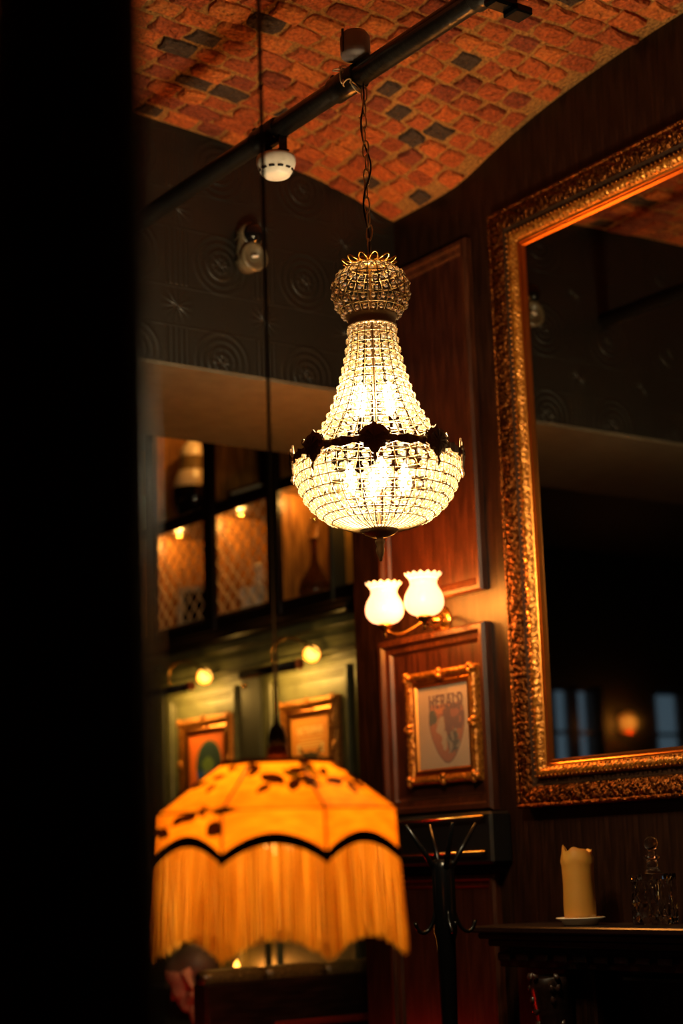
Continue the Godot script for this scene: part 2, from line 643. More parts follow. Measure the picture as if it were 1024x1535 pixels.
# ---------------------------------------------------------------- the pipe, the detector and the emergency light
func build_pipe() -> void:
	var px := 2.36
	var py := 3.36
	var t := thing("ceiling_pipe", "thick black iron pipe slung below the brick vault", "pipe", Vector3(px, py, -3.2))
	var st := mb(true)
	tube(st, [Vector3(0, 0, -1.137), Vector3(0, 0, 2.6)], 0.0275, 20)
	obj("pipe_run", st, M.black_iron, t)
	for z in [-3.235, -3.6, -2.68]:
		st = mb(true)
		tube(st, [Vector3(0, 0, z + 3.2 - 0.055), Vector3(0, 0, z + 3.2 - 0.05), Vector3(0, 0, z + 3.2 + 0.05), Vector3(0, 0, z + 3.2 + 0.055)], [0.029, 0.0335, 0.0335, 0.029], 20)
		obj("coupling", st, M.black_iron, t)
	for z in [-3.29, -3.66]:
		st = mb()
		box(st, Vector3(0, 0.037, z + 3.2), Vector3(0.018, 0.012, 0.014), 0.002)
		obj("bolt", st, M.black_metal, t)
	# bracket plate further along
	st = mb()
	box(st, Vector3(0.02, -0.02, -2.67 + 3.2), Vector3(0.07, 0.05, 0.045), 0.006)
	box(st, Vector3(0.06, -0.05, -2.66 + 3.2), Vector3(0.05, 0.02, 0.05), 0.004)
	obj("bracket", st, M.black_metal, t)
	# the strap that carries the detector
	st = mb()
	box(st, Vector3(0.0, -0.04, -3.53 + 3.2), Vector3(0.022, 0.055, 0.008), 0.001)
	box(st, Vector3(0.0, -0.04, -3.60 + 3.2), Vector3(0.022, 0.055, 0.008), 0.001)
	box(st, Vector3(0.0, -0.066, -3.565 + 3.2), Vector3(0.03, 0.005, 0.085), 0.001)
	obj("strap", st, M.black_metal, t)

	var j := thing("junction_box", "grey junction box on the pipe above the chandelier chain", "junction box", Vector3(px - 0.03, py + 0.03, -3.155))
	st = mb(true)
	lathe(st, [Vector2(0.0, 0), Vector2(0.035, 0), Vector2(0.037, 0.006), Vector2(0.037, 0.05), Vector2(0.03, 0.062), Vector2(0, 0.064)], 20)
	obj("box_body", st, M.grey_metal, j)
	st = mb()
	box(st, Vector3(-0.037, 0.035, 0), Vector3(0.004, 0.06, 0.006))
	obj("strap", st, M.black_metal, j)

	var d := thing("smoke_detector", "white round smoke detector hanging under the black pipe", "smoke detector", Vector3(px, 3.293, -3.565))
	st = mb(true)
	lathe(st, [Vector2(0, -0.006), Vector2(0.036, -0.006), Vector2(0.038, -0.004), Vector2(0.038, 0.0), Vector2(0, 0.0)], 28)
	obj("mounting_base", st, M.grey_metal, d)
	st = mb(true)
	lathe(st, [Vector2(0, -0.062), Vector2(0.032, -0.061), Vector2(0.036, -0.058), Vector2(0.041, -0.050), Vector2(0.048, -0.038), Vector2(0.052, -0.024), Vector2(0.052, -0.012), Vector2(0.050, -0.007), Vector2(0.040, -0.005), Vector2(0, -0.005)], 36)
	obj("body", st, M.white_plastic, d)
	for k in 12:
		var a := TAU * k / 12.0 + 0.2
		st = mb()
		box(st, Vector3(0.0435, -0.0460, 0), Vector3(0.006, 0.0045, 0.015), 0.001)
		var s := obj("vent_slot", st, M.slot_black, d)
		s.rotation.y = a

	var e := thing("emergency_light", "round twin emergency spotlight on the black embossed bulkhead", "spotlight", Vector3(2.748, 3.345, BULK_Z))
	st = mb(true)
	tube(st, [Vector3(0, 0.04, 0.0), Vector3(0, 0.04, 0.035), Vector3(0, 0.04, 0.045)], [0.042, 0.042, 0.036], 24)
	tube(st, [Vector3(0, -0.035, 0.0), Vector3(0, -0.035, 0.035), Vector3(0, -0.035, 0.045)], [0.042, 0.042, 0.036], 24)
	box(st, Vector3(0, 0, 0.02), Vector3(0.08, 0.075, 0.04), 0.008)
	obj("housing", st, M.cream_plastic, e)
	st = mb(true)
	lathe(st, [Vector2(0.034, 0), Vector2(0.033, 0.014), Vector2(0.024, 0.026), Vector2(0.012, 0.032), Vector2(0, 0.034)], 24, Vector3(0, 0.04, 0.042), Basis(Vector3.RIGHT, PI / 2))
	obj("dark_dome", st, M.black_glaze, e)
	st = mb(true)
	lathe(st, [Vector2(0.046, 0.0), Vector2(0.046, 0.012), Vector2(0.036, 0.012), Vector2(0.026, 0.002), Vector2(0.0, -0.004)], 28, Vector3(0, -0.035, 0.045), Basis(Vector3.RIGHT, PI / 2))
	obj("reflector", st, M.cream_plastic, e)
	st = mb()
	box(st, Vector3(0.0, -0.035, 0.055), Vector3(0.024, 0.009, 0.009), 0.003, Basis(Vector3.BACK, 0.25))
	obj("bulb", st, M.white_plastic, e)

# ---------------------------------------------------------------- column close to the camera
func build_column() -> void:
	var t := thing("iron_column", "dark cast iron column close to the viewer, out of focus", "column", Vector3(0.548, 0, -1.115))
	var st := mb(true)
	lathe(st, [Vector2(0.0, 0.0), Vector2(0.11, 0.0), Vector2(0.11, 0.1), Vector2(0.085, 0.16)], 40)
	obj("base", st, M.column_paint, t)
	st = mb(true)
	lathe(st, [Vector2(0.075, 0.14), Vector2(0.0665, 1.3), Vector2(0.0625, 1.7), Vector2(0.058, 2.1), Vector2(0.055, 3.6)], 48)
	obj("shaft", st, M.column_paint, t)
	st = mb(true)
	lathe(st, [Vector2(0.055, 3.55), Vector2(0.09, 3.65), Vector2(0.1, 3.7), Vector2(0.1, vault(0.56, -1.15) + 0.02)], 40)
	obj("capital", st, M.column_paint, t)

# ---------------------------------------------------------------- panelled wall
func panel(parent: Node, x: float, z0: float, z1: float, y0: float, y1: float, m: Material, field: Material, wide := 0.04, proud := 0.028) -> void:
	var st := mb()
	frame(st, z1 - z0, y1 - y0, [[0.0, 0.0, 0.0], [0.0, proud * 0.7, 0.0], [wide * 0.12, proud, 0.0], [wide * 0.35, proud, 0.0], [wide * 0.45, proud * 0.6, 0.0], [wide * 0.75, proud * 0.5, 0.0], [wide * 0.85, proud * 0.2, 0.0], [wide, 0.004, 0.0]])
	var o := obj("panel_moulding", st, m, parent)
	o.position = Vector3(x, (y0 + y1) / 2, (z0 + z1) / 2)
	o.rotation.y = WALL_TURN
	st = mb()
	box(st, Vector3(0, 0, 0.002), Vector3(z1 - z0 - 1.8 * wide, y1 - y0 - 1.8 * wide, 0.006))
	o = obj("panel_field", st, field, parent)
	o.position = Vector3(x, (y0 + y1) / 2, (z0 + z1) / 2)
	o.rotation.y = WALL_TURN

func build_panelled_wall() -> void:
	var w := slab("wall_right", Vector3(WALL_X, 0, -4.637), Vector3(WALL_X + 0.3, 4.3, 2.2), M.mahogany, "dark mahogany panelled wall carrying the mirror", "wall")
	panel(w, WALL_X, -4.46, -3.945, 2.253, 3.37, M.mahogany_light, M.mahogany_red, 0.05)
	panel(w, WALL_X, -4.475, -3.94, 1.60, 2.157, M.mahogany_light, M.mahogany_red, 0.06, 0.034)
	panel(w, WALL_X, -4.475, -3.955, 0.25, 1.42, M.mahogany_light, M.mahogany_red, 0.05)
	panel(w, WALL_X, -1.7, 1.6, 1.6, 3.3, M.mahogany_light, M.mahogany_red, 0.05)
	panel(w, WALL_X, -1.7, 1.6, 0.25, 1.42, M.mahogany_light, M.mahogany_red, 0.05)
	var st := mb()
	span(st, Vector3(WALL_X - 0.02, 0, -4.63), Vector3(WALL_X, 0.18, -3.95), 0.004)
	var b := obj("baseboard_right", st, M.ebony_wood)
	structure(b, "dark skirting board under the panelled wall", "baseboard")

func build_green_wall() -> void:
	var w := slab("wall_green", Vector3(GREEN_X, 0, -9.7), Vector3(4.4, 2.44, -4.3), M.olive_paint, "olive green panelled wall with picture lights", "wall")
	slab("wall_rear_side", Vector3(4.36, 2.44, -9.7), Vector3(4.5, 3.95, -4.3), M.dark_paint, "dark wall behind the display cabinet", "wall")
	for bay in [0.0, -0.855, -1.71]:
		panel(w, GREEN_X, -6.185 + bay, -5.60 + bay, 1.0, 2.245, M.olive_paint, M.olive_paint, 0.05, 0.02)
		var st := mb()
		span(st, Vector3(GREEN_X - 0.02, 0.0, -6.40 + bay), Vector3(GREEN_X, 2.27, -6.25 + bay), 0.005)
		obj("stile", st, M.shaded_olive_paint, w)
		st = mb(true)
		lathe(st, [Vector2(0.014, 0), Vector2(0.012, 0.006), Vector2(0.006, 0.01), Vector2(0, 0.011)], 12, Vector3(GREEN_X - 0.02, 2.235, -6.37 + bay), Basis(Vector3.BACK, PI / 2))
		obj("stud", st, M.brass, w)
	# picture rail mouldings below the cabinet
	var y := [2.27, 2.30, 2.36, 2.40]
	var d := [0.018, 0.03, 0.012, 0.04]
	var h := [0.022, 0.014, 0.016, 0.04]
	for k in 4:
		var st := mb()
		span(st, Vector3(GREEN_X - d[k], y[k], -9.6), Vector3(GREEN_X, y[k] + h[k], -4.64), 0.004)
		obj("moulding", st, M.olive_paint, w)
	var st2 := mb()
	span(st2, Vector3(GREEN_X - 0.14, 0.93, -9.6), Vector3(GREEN_X, 0.955, -5.62), 0.005)
	var t := obj("trim_2", st2, M.ebony_wood)
	structure(t, "narrow dark ledge along the green wall", "ledge")

# ---------------------------------------------------------------- the chandelier
func at_profile(prof: Array, s: float) -> Vector2:
	# the point at arc length s
	for i in prof.size() - 1:
		var l: float = prof[i].distance_to(prof[i + 1])
		if s <= l or i == prof.size() - 2:
			return prof[i].lerp(prof[i + 1], minf(1.0, s / l))
		s -= l
	return prof[-1]

func arc_length(prof: Array) -> float:
	var l := 0.0
	for i in prof.size() - 1:
		l += prof[i].distance_to(prof[i + 1])
	return l

func smooth_profile(p: Array) -> Array:
	var out := []
	for i in p.size() - 1:
		var a: Vector2 = p[maxi(0, i - 1)]
		var d: Vector2 = p[mini(p.size() - 1, i + 2)]
		for k in 4:
			out.append(p[i].cubic_interpolate(p[i + 1], a, d, k / 4.0))
	out.append(p[-1])
	return out

func build_chandelier() -> void:
	var ox := 2.36
	var oz := -3.17
	var t := thing("chandelier", "lit basket chandelier of crystal beads hung on a chain from the pipe", "chandelier", Vector3(ox, 0, oz))
	var eye := Vector3(-ox, 1.45, -oz)
	var toward := Vector3(eye.x, 0, eye.z).normalized()
	var neck := smooth_profile([Vector2(0.055, 2.709), Vector2(0.059, 2.67), Vector2(0.065, 2.631), Vector2(0.073, 2.594), Vector2(0.083, 2.557), Vector2(0.098, 2.515), Vector2(0.117, 2.476), Vector2(0.139, 2.44), Vector2(0.172, 2.402)])
	var onion := smooth_profile([Vector2(0.046, 2.857), Vector2(0.068, 2.847), Vector2(0.086, 2.825), Vector2(0.092, 2.797), Vector2(0.086, 2.766), Vector2(0.073, 2.744), Vector2(0.058, 2.732)])
	var bowl := smooth_profile([Vector2(0.184, 2.392), Vector2(0.191, 2.355), Vector2(0.184, 2.32), Vector2(0.166, 2.285), Vector2(0.14, 2.257), Vector2(0.11, 2.235), Vector2(0.075, 2.221), Vector2(0.04, 2.214)])
	var sections := [
		{"called": "neck_basket", "prof": neck, "cols": 20, "rows": 14, "bead": 0.0062, "from": 0.0, "to": 1.0},
		{"called": "onion_basket", "prof": onion, "cols": 22, "rows": 6, "bead": 0.0062, "from": 0.0, "to": 1.0},
		{"called": "bowl_basket", "prof": bowl, "cols": 44, "rows": 8, "bead": 0.0072, "from": 0.0, "to": 0.72},
	]
	var all := []
	var wires := {}
	for s in sections:
		var total := arc_length(s.prof)
		var st := mb(true)
		for c in s.cols:
			var a: float = TAU * c / s.cols
			var line := []
			for p in s.prof:
				line.append(Vector3(cos(a) * p.x, p.y, sin(a) * p.x))
			tube(st, line, 0.0015, 4, false, false)
		var span_: float = total * (s.to - s.from)
		for r in s.rows + 1:
			var q := at_profile(s.prof, span_ * r / s.rows)
			var ring := []
			for k in 40:
				var a := TAU * k / 40.0
				ring.append(Vector3(cos(a) * q.x, q.y, sin(a) * q.x))
			tube(st, ring, 0.0015, 4, true)
		wires[s.called] = obj(s.called, st, M.brass_wire, t)
		for r in s.rows:
			var q := at_profile(s.prof, span_ * (r + 0.5) / s.rows)
			var cell: float = minf(TAU * q.x / s.cols, span_ / s.rows)
			var size: float = minf(s.bead, cell * 0.33) if s.called != "neck_basket" else clampf(cell * 0.33, 0.0042, 0.0085)
			for c in s.cols:
				var a: float = TAU * (c + 0.5) / s.cols
				var dir := Vector3(cos(a), 0, sin(a))
				var b := {"at": dir * q.x + Vector3.UP * q.y, "size": size, "turn": a, "in": s.called}
				b.score = dir.dot(toward) * 2.0 * size / 0.007 + (0.25 if s.called == "bowl_basket" else 0.0)
				all.append(b)
	all.sort_custom(func(a, b): return a.score > b.score)
	var unit := sphere_mesh(1.0, 10, 6)
	var back := MultiMesh.new()
	back.transform_format = MultiMesh.TRANSFORM_3D
	back.mesh = unit
	back.instance_count = all.size() - 300
	for i in all.size():
		var b = all[i]
		var xf := Transform3D(Basis(Vector3.UP, -b.turn).scaled(Vector3.ONE * b.size), b.at)
		if i < 300:
			var o := put("crystal_bead", unit, M.crystal, wires[b.in])
			o.transform = xf
		else:
			back.set_instance_transform(i - 300, xf)
	var mm := MultiMeshInstance3D.new()
	mm.name = "crystal_beads_behind"
	mm.multimesh = back
	mm.material_override = M.crystal
	mm.set_meta("kind", "stuff")
	t.add_child(mm, true)
	# strings of small beads that close the bottom of the bowl
	var st := mb(true)
	var total := arc_length(bowl)
	for c in 44:
		var a := TAU * (c + 0.5) / 44.0
		var pts := []
		var rad := []
		for k in 17:
			var q := at_profile(bowl, total * (0.73 + 0.27 * k / 16.0))
			pts.append(Vector3(cos(a) * q.x, q.y + 0.001, sin(a) * q.x))
			rad.append((0.0024 if k % 2 else 0.0012) * (1.0 - 0.4 * k / 16.0))
		tube(st, pts, rad, 5, false, false)
	obj("bead_strings", st, M.crystal, t).set_meta("kind", "stuff")
	# collar between onion and neck
	st = mb(true)
	lathe(st, [Vector2(0.054, 2.704), Vector2(0.059, 2.706), Vector2(0.06, 2.711), Vector2(0.056, 2.714), Vector2(0.057, 2.728), Vector2(0.061, 2.731), Vector2(0.061, 2.736), Vector2(0.055, 2.738)], 40)
	obj("collar", st, M.bronze, t)
	# ring with a wavy edge and eight medallions
	st = mb()
	var n := 96
	for k in n:
		var p := []
		for q in [[k, 0], [k + 1, 0], [k + 1, 1], [k, 1]]:
			var a: float = TAU * q[0] / n
			var wave := 0.003 * cos(a * 24.0)
			var y := 2.387 + (0.010 + wave if q[1] else -0.009 - wave)
			p.append(Vector3(cos(a), 0, sin(a)) * (0.1945 + 0.002 * cos(a * 48.0)) + Vector3.UP * y)
		var o: Vector3 = p[0]
		o.y = 0
		var back_ := []
		for v in p:
			back_.append(v - o.normalized() * 0.006)
		quad(st, p[0], p[1], p[2], p[3], o)
		quad(st, back_[0], back_[1], back_[2], back_[3], -o)
		quad(st, p[3], p[2], back_[2], back_[3], Vector3.UP)
		quad(st, p[0], p[1], back_[1], back_[0], Vector3.DOWN)
	obj("ring_band", st, M.bronze, t)
	# medallion: a leafy shield; one mesh shared by eight
	st = mb()
	var outline := [Vector2(0, 0.036), Vector2(0.006, 0.028), Vector2(0.015, 0.026), Vector2(0.022, 0.017), Vector2(0.027, 0.012), Vector2(0.023, 0.003), Vector2(0.026, -0.006), Vector2(0.019, -0.010), Vector2(0.018, -0.019), Vector2(0.010, -0.020), Vector2(0.006, -0.028), Vector2(0, -0.033)]
	var full := []
	for v in outline:
		full.append(v * Vector2(1.2, 1.0))
	for k in range(outline.size() - 2, 0, -1):
		full.append(Vector2(-outline[k].x * 1.2, outline[k].y))
	for k in full.size():
		var a: Vector2 = full[k]
		var b: Vector2 = full[(k + 1) % full.size()]
		var o3 := Vector3(a.x + b.x, a.y + b.y, 0)
		var ai := a * 0.72
		var bi := b * 0.72
		quad(st, Vector3(a.x, a.y, 0), Vector3(b.x, b.y, 0), Vector3(b.x, b.y, 0.004), Vector3(a.x, a.y, 0.004), o3)
		quad(st, Vector3(a.x, a.y, 0.004), Vector3(b.x, b.y, 0.004), Vector3(bi.x, bi.y, 0.008), Vector3(ai.x, ai.y, 0.008), Vector3(0, 0, 1))
		tri(st, Vector3(ai.x, ai.y, 0.008), Vector3(bi.x, bi.y, 0.008), Vector3(0, 0, 0.005 if k % 2 else 0.012), Vector3(0, 0, 1))
		tri(st, Vector3(a.x, a.y, 0), Vector3(b.x, b.y, 0), Vector3.ZERO, Vector3(0, 0, -1))
	# curled ends
	for s in [-1, 1]:
		var curl := []
		for k in 10:
			var u := TAU * k / 9.0 * 0.8
			curl.append(Vector3(s * (0.026 + 0.006 * sin(u)), 0.014 + 0.006 * cos(u), 0.005))
		tube(st, curl, 0.002, 5)
	tube(st, [Vector3(0, -0.03, 0.003), Vector3(0, -0.042, 0.006), Vector3(0, -0.05, 0.003)], [0.003, 0.005, 0.001], 6)
	st.generate_normals()
	var shield := st.commit()
	var base_a := atan2(toward.x, toward.z)
	for k in 8:
		var a := base_a + TAU * k / 8.0 - 0.02
		var o := put("medallion", shield, M.bronze, t)
		o.position = Vector3(sin(a) * 0.195, 2.387, cos(a) * 0.195)
		o.rotation.y = a
		o.scale = Vector3.ONE * 1.12
	# bottom plate and finial
	st = mb(true)
	lathe(st, [Vector2(0, 2.198), Vector2(0.02, 2.199), Vector2(0.036, 2.206), Vector2(0.044, 2.214), Vector2(0.042, 2.22), Vector2(0, 2.222)], 32)
	obj("bottom_plate", st, M.bronze, t)
	st = mb(true)
	lathe(st, [Vector2(0, 2.140), Vector2(0.004, 2.143), Vector2(0.0045, 2.15), Vector2(0.008, 2.158), Vector2(0.0105, 2.168), Vector2(0.008, 2.178), Vector2(0.011, 2.184), Vector2(0.012, 2.19), Vector2(0.007, 2.196), Vector2(0.012, 2.2)], 16)
	obj("finial", st, M.bronze, t)
	# crown of loop petals
	for k in 12:
		var a := TAU * k / 12.0 + 0.1
		st = mb(true)
		var loop := []
		for i in 14:
			var u := TAU * i / 14.0
			var rr := 0.048 + 0.019 * cos(u)
			var side := 0.0095 * sin(u)
			loop.append(Vector3(rr, 2.868 + 0.14 * (rr - 0.034) + 0.003 * cos(2 * u), side))
		tube(st, loop, 0.0021, 6, true)
		var o := obj("crown_petal", st, M.brass, t)
		o.rotation.y = a
	st = mb(true)
	lathe(st, [Vector2(0.0, 2.858), Vector2(0.03, 2.858), Vector2(0.034, 2.864), Vector2(0.038, 2.874), Vector2(0.037, 2.876), Vector2(0.03, 2.868), Vector2(0.012, 2.866), Vector2(0.010, 2.885), Vector2(0.006, 2.89), Vector2(0, 2.89)], 24)
	obj("crown_cup", st, M.brass, t)
	# chain
	st = mb(true)
	var link := []
	for i in 16:
		var u := TAU * i / 16.0
		link.append(Vector3(0.0075 * cos(u), 0.021 * sin(u), 0))
	tube(st, link, 0.002, 6, true)
	st.generate_normals()
	var link_mesh := st.commit()
	var y := 2.9
	var k := 0
	while y < 3.325:
		var o := put("chain_link", link_mesh, M.nickel_chain, t)
		o.position = Vector3(0.003 * sin(k * 1.3), y + 0.01, 0)
		o.rotation = Vector3(0, (PI / 2 if k % 2 else 0.0) + 0.5, 0.1 * sin(k * 2.0))
		y += 0.036
		k += 1
	# chain end slung round the pipe
	for i in 5:
		var u := -0.9 + i * 0.55
		var o := put("chain_link", link_mesh, M.nickel_chain, t)
		var ang := deg_to_rad(250) - i * 0.62
		o.position = Vector3(cos(ang) * 0.037, 3.36 + sin(ang) * 0.037, -0.012 - i * 0.012)
		o.rotation = Vector3(PI / 2 * (i % 2), 0.3, ang)
	# black flex twisted through the chain
	st = mb(true)
	var flex := []
	for i in 41:
		var f := i / 40.0
		var yy := lerpf(2.885, 3.335, f)
		var sw := sin(f * PI)
		flex.append(Vector3(0.013 * sin(f * 13.0 + 0.6) * sw, yy, 0.010 * cos(f * 13.0 + 0.6) * sw))
	tube(st, flex, 0.0024, 6)
	obj("flex", st, M.black_plastic, t)
	# lampholder stem and bulbs
	st = mb(true)
	tube(st, [Vector3(0, 2.22, 0), Vector3(0, 2.86, 0)], 0.004, 8)
	for i in 4:
		var a := TAU * i / 4.0 + 0.5
		tube(st, [Vector3(0, 2.30, 0), Vector3(cos(a) * 0.035, 2.285, sin(a) * 0.035), Vector3(cos(a) * 0.065, 2.30, sin(a) * 0.065)], 0.003, 6)
	obj("stem", st, M.bronze, t)
	var warm := Color(1.0, 0.90, 0.70)
	for i in 4:
		var a := TAU * i / 4.0 + 0.5
		st = mb(true)
		lathe(st, [Vector2(0.006, 2.300), Vector2(0.012, 2.312), Vector2(0.016, 2.33), Vector2(0.013, 2.352), Vector2(0.005, 2.372), Vector2(0, 2.376)], 14)
		var b := obj("bulb", st, M.lamp_bulb, t)
		b.position = Vector3(cos(a) * 0.065, 0, sin(a) * 0.065)
		omni(b, "bulb_light", Vector3(0, 2.335, 0), warm, 0.50, 0.016)
	for i in 2:
		st = mb(true)
		lathe(st, [Vector2(0.006, 2.49), Vector2(0.015, 2.505), Vector2(0.02, 2.525), Vector2(0.016, 2.548), Vector2(0.006, 2.57), Vector2(0, 2.575)], 14)
		var b := obj("bulb", st, M.lamp_bulb, t)
		var a := base_a + PI / 2 + PI * i
		b.position = Vector3(sin(a) * 0.034, 0, cos(a) * 0.034)
		omni(b, "bulb_light", Vector3(0, 2.53, 0), warm, 0.42, 0.018)

# ---------------------------------------------------------------- the fringed pendant
func leaf_print() -> ImageTexture:
	# dyed branches and leaves on amber cloth: u runs round the shade, v from the rim (0) to the hem (1)
	var w := 1024
	var h := 256
	var im := Image.create(w, h, false, Image.FORMAT_RGB8)
	var n := FastNoiseLite.new()
	n.seed = 5
	n.frequency = 0.02
	for y in h:
		for x in w:
			var v := n.get_noise_2d(x, y * 2.0) * 0.12
			im.set_pixel(x, y, Color(0.93 + v * 0.5, 0.66 + v, 0.26 + v * 0.6))
	var r := RandomNumberGenerator.new()
	r.seed = 12
	var dark := Color(0.16, 0.07, 0.03)
	var mid := Color(0.52, 0.28, 0.09)
	var green := Color(0.34, 0.28, 0.10)
	for b in 30:
		var p := Vector2(w * (b + r.randf()) / 30.0, r.randf_range(5, 200))
		var d := Vector2.from_angle(r.randf_range(-0.6, 0.9) + (PI if b % 2 else 0.0))
		var c: Color = [dark, dark, dark, green][r.randi_range(0, 3)]
		for s in 30:
			p += d * 2.4
			d = d.rotated(r.randf_range(-0.12, 0.12))
			for q in [Vector2.ZERO, Vector2(0, 1), Vector2(1, 0), Vector2(1, 1)]:
				var yy := int(p.y + q.y)
				if yy >= 0 and yy < h:
					im.set_pixel(posmod(int(p.x + q.x), w), yy, c)
			if s % 11 == 5:
				var la := d.angle() + (0.9 if r.randf() < 0.5 else -0.9)
				var len_ := r.randf_range(30, 52)
				var ax := Vector2.from_angle(la)
				for i in int(len_ * 2):
					var f := i / (len_ * 2.0)
					var half := sin(PI * pow(f, 0.8)) * len_ * 0.24
					for k in range(-int(half), int(half) + 1):
						var q := p + ax * (f * len_) + ax.orthogonal() * k
						for e in [Vector2.ZERO, Vector2(1, 0)]:
							var yy := int(q.y + e.y)
							if yy >= 0 and yy < h:
								im.set_pixel(posmod(int(q.x + e.x), w), yy, c)
	return ImageTexture.create_from_image(im)

func build_pendant() -> void:
	var at := Vector3(1.497, 0, -2.303)
	var t := thing("pendant_lamp", "glowing amber cloth pendant lamp with leaf print and long fringe", "pendant lamp", at)
	var face := atan2(-at.x, -at.z)
	var cloth := mat("printed_cloth", Color.WHITE, 0.8)
	cloth.albedo_texture = leaf_print()
	cloth.backlight_enabled = true
	cloth.backlight = Color(1.0, 0.86, 0.50)
	var fr := mat("fringe_thread", rgb(255, 232, 168), 0.7)
	fr.backlight_enabled = true
	fr.backlight = Color(1.0, 0.93, 0.72)
	fr.vertex_color_use_as_albedo = true
	var N := 8
	var off := face + deg_to_rad(20.0)
	var corner := func(k: float, r: float, y: float) -> Vector3:
		# a point on the eight-sided outline; k counts corners
		var k0 := floorf(k)
		var f := k - k0
		var a0 := off + TAU * k0 / N
		var a1 := off + TAU * (k0 + 1) / N
		var p := Vector3(sin(a0), 0, cos(a0)).lerp(Vector3(sin(a1), 0, cos(a1)), f) * r
		p.y = y
		return p
	var scallop := func(k: float) -> float:
		var f := k - floorf(k)
		return pow(sin(PI * f), 0.85)
	var y_top := 1.612
	var y_sh := 1.537
	var hem := func(k: float) -> float: return 1.466 + 0.030 * scallop.call(k)
	# cloth: sloping top and short skirt, one panel per side
	for side in N:
		var st := mb()
		var steps := 12
		for i in steps:
			for part in 2:
				var q := []
				for c in [[i, 0], [i + 1, 0], [i + 1, 1], [i, 1]]:
					var k := side + float(c[0]) / steps
					var p: Vector3
					var v: float
					if part == 0:
						p = corner.call(k, 0.093 if c[1] == 0 else 0.196, y_top if c[1] == 0 else y_sh)
						v = 0.0 if c[1] == 0 else 0.62
					else:
						p = corner.call(k, 0.196 if c[1] == 0 else 0.199, y_sh if c[1] == 0 else hem.call(k))
						v = 0.62 if c[1] == 0 else 1.0
					q.append([p, Vector2(k / N, v)])
				var order := [0, 1, 2, 0, 2, 3]
				var nrm: Vector3 = (q[2][0] - q[0][0]).cross(q[1][0] - q[0][0])
				var out: Vector3 = q[0][0]
				out.y = 0.2
				if nrm.dot(out) < 0:
					order = [0, 2, 1, 0, 3, 2]
				for o in order:
					st.set_uv(q[o][1])
					st.add_vertex(q[o][0])
		obj("shade_panel", st, cloth, t)
	# seams, rim and braid
	var st2 := mb(true)
	for side in N:
		tube(st2, [corner.call(side, 0.0935, y_top), corner.call(side, 0.197, y_sh), corner.call(side, 0.200, hem.call(side + 0.001))], 0.0019, 5)
	var ring := []
	for i in N:
		ring.append(corner.call(i, 0.197, y_sh))
	tube(st2, ring, 0.0014, 5, true)
	obj("wire_frame", st2, mat("seam_tape", rgb(74, 36, 12), 0.8), t)
	st2 = mb()
	for i in 64:
		var q := []
		for c in [[i, 0], [i + 1, 0], [i + 1, 1], [i, 1]]:
			q.append(corner.call(c[0] * N / 64.0, 0.0955, y_top - 0.004 + (0.009 if c[1] else 0.0)))
		quad(st2, q[0], q[1], q[2], q[3], q[0] * Vector3(1, 0, 1))
	obj("rim_tape", st2, M.tan_trim, t)
	st2 = mb()
	for i in 128:
		var q := []
		for c in [[i, 0], [i + 1, 0], [i + 1, 1], [i, 1]]:
			var k: float = c[0] * N / 128.0
			var y: float = hem.call(k)
			q.append(corner.call(k, 0.2015, y + (0.007 if c[1] else -0.010)))
		quad(st2, q[0], q[1], q[2], q[3], q[0] * Vector3(1, 0, 1))
	obj("braid", st2, M.tan_trim, t)
	# fringe: threads too fine to count
	st2 = mb()
	var r := RandomNumberGenerator.new()
	r.seed = 77
	var threads := 660
	for layer in 2:
		for i in threads:
			var k := (i + r.randf()) * N / float(threads)
			k = fposmod(k, N)
			var tone := 0.55 + 0.45 * r.randf()
			var tint := Color(tone, pow(tone, 1.6) * 0.97, pow(tone, 2.5) * 0.62)
			st2.set_color(tint)
			var y0: float = hem.call(k) - 0.006
			var y1: float = 1.318 + 0.034 * scallop.call(k) + r.randf_range(-0.004, 0.004)
			var rad := 0.2 - layer * 0.004
			var p0: Vector3 = corner.call(k, rad, y0)
			var k1 := fposmod(k + r.randf_range(-0.012, 0.012), N)
			var p1: Vector3 = corner.call(k1, rad + 0.006 + r.randf_range(-0.003, 0.004), y1)
			var out := Vector3(p0.x, 0, p0.z).normalized()
			var sd := out.cross(Vector3.UP) * 0.00085
			var dp := out * 0.0006
			quad(st2, p0 - sd, p0 + dp, p1 + dp, p1 - sd, out - sd.normalized())
			quad(st2, p0 + dp, p0 + sd, p1 + sd, p1 + dp, out + sd.normalized())
	obj("fringe", st2, fr, t).set_meta("kind", "stuff")
	# gallery, holder, flex
	st2 = mb(true)
	for i in 3:
		var a := TAU * i / 3.0 + 0.4
		tube(st2, [Vector3(0, 1.622, 0), Vector3(sin(a) * 0.05, 1.614, cos(a) * 0.05), Vector3(sin(a) * 0.09, y_top, cos(a) * 0.09)], 0.0016, 5)
	obj("spider", st2, M.brass, t)
	st2 = mb(true)
	lathe(st2, [Vector2(0, 1.612), Vector2(0.0165, 1.612), Vector2(0.0175, 1.625), Vector2(0.0165, 1.638), Vector2(0.014, 1.642)], 20)
	obj("gallery", st2, M.copper, t)
	st2 = mb(true)
	lathe(st2, [Vector2(0.013, 1.638), Vector2(0.016, 1.645), Vector2(0.0155, 1.655), Vector2(0.012, 1.667), Vector2(0.005, 1.675), Vector2(0.003, 1.69), Vector2(0, 1.69)], 20)
	obj("lampholder", st2, M.black_plastic, t)
	st2 = mb(true)
	tube(st2, [Vector3(0, 1.68, 0), Vector3(0, vault(at.x, at.z) + 0.01, 0)], 0.0035, 8)
	obj("flex", st2, M.black_plastic, t)
	st2 = mb(true)
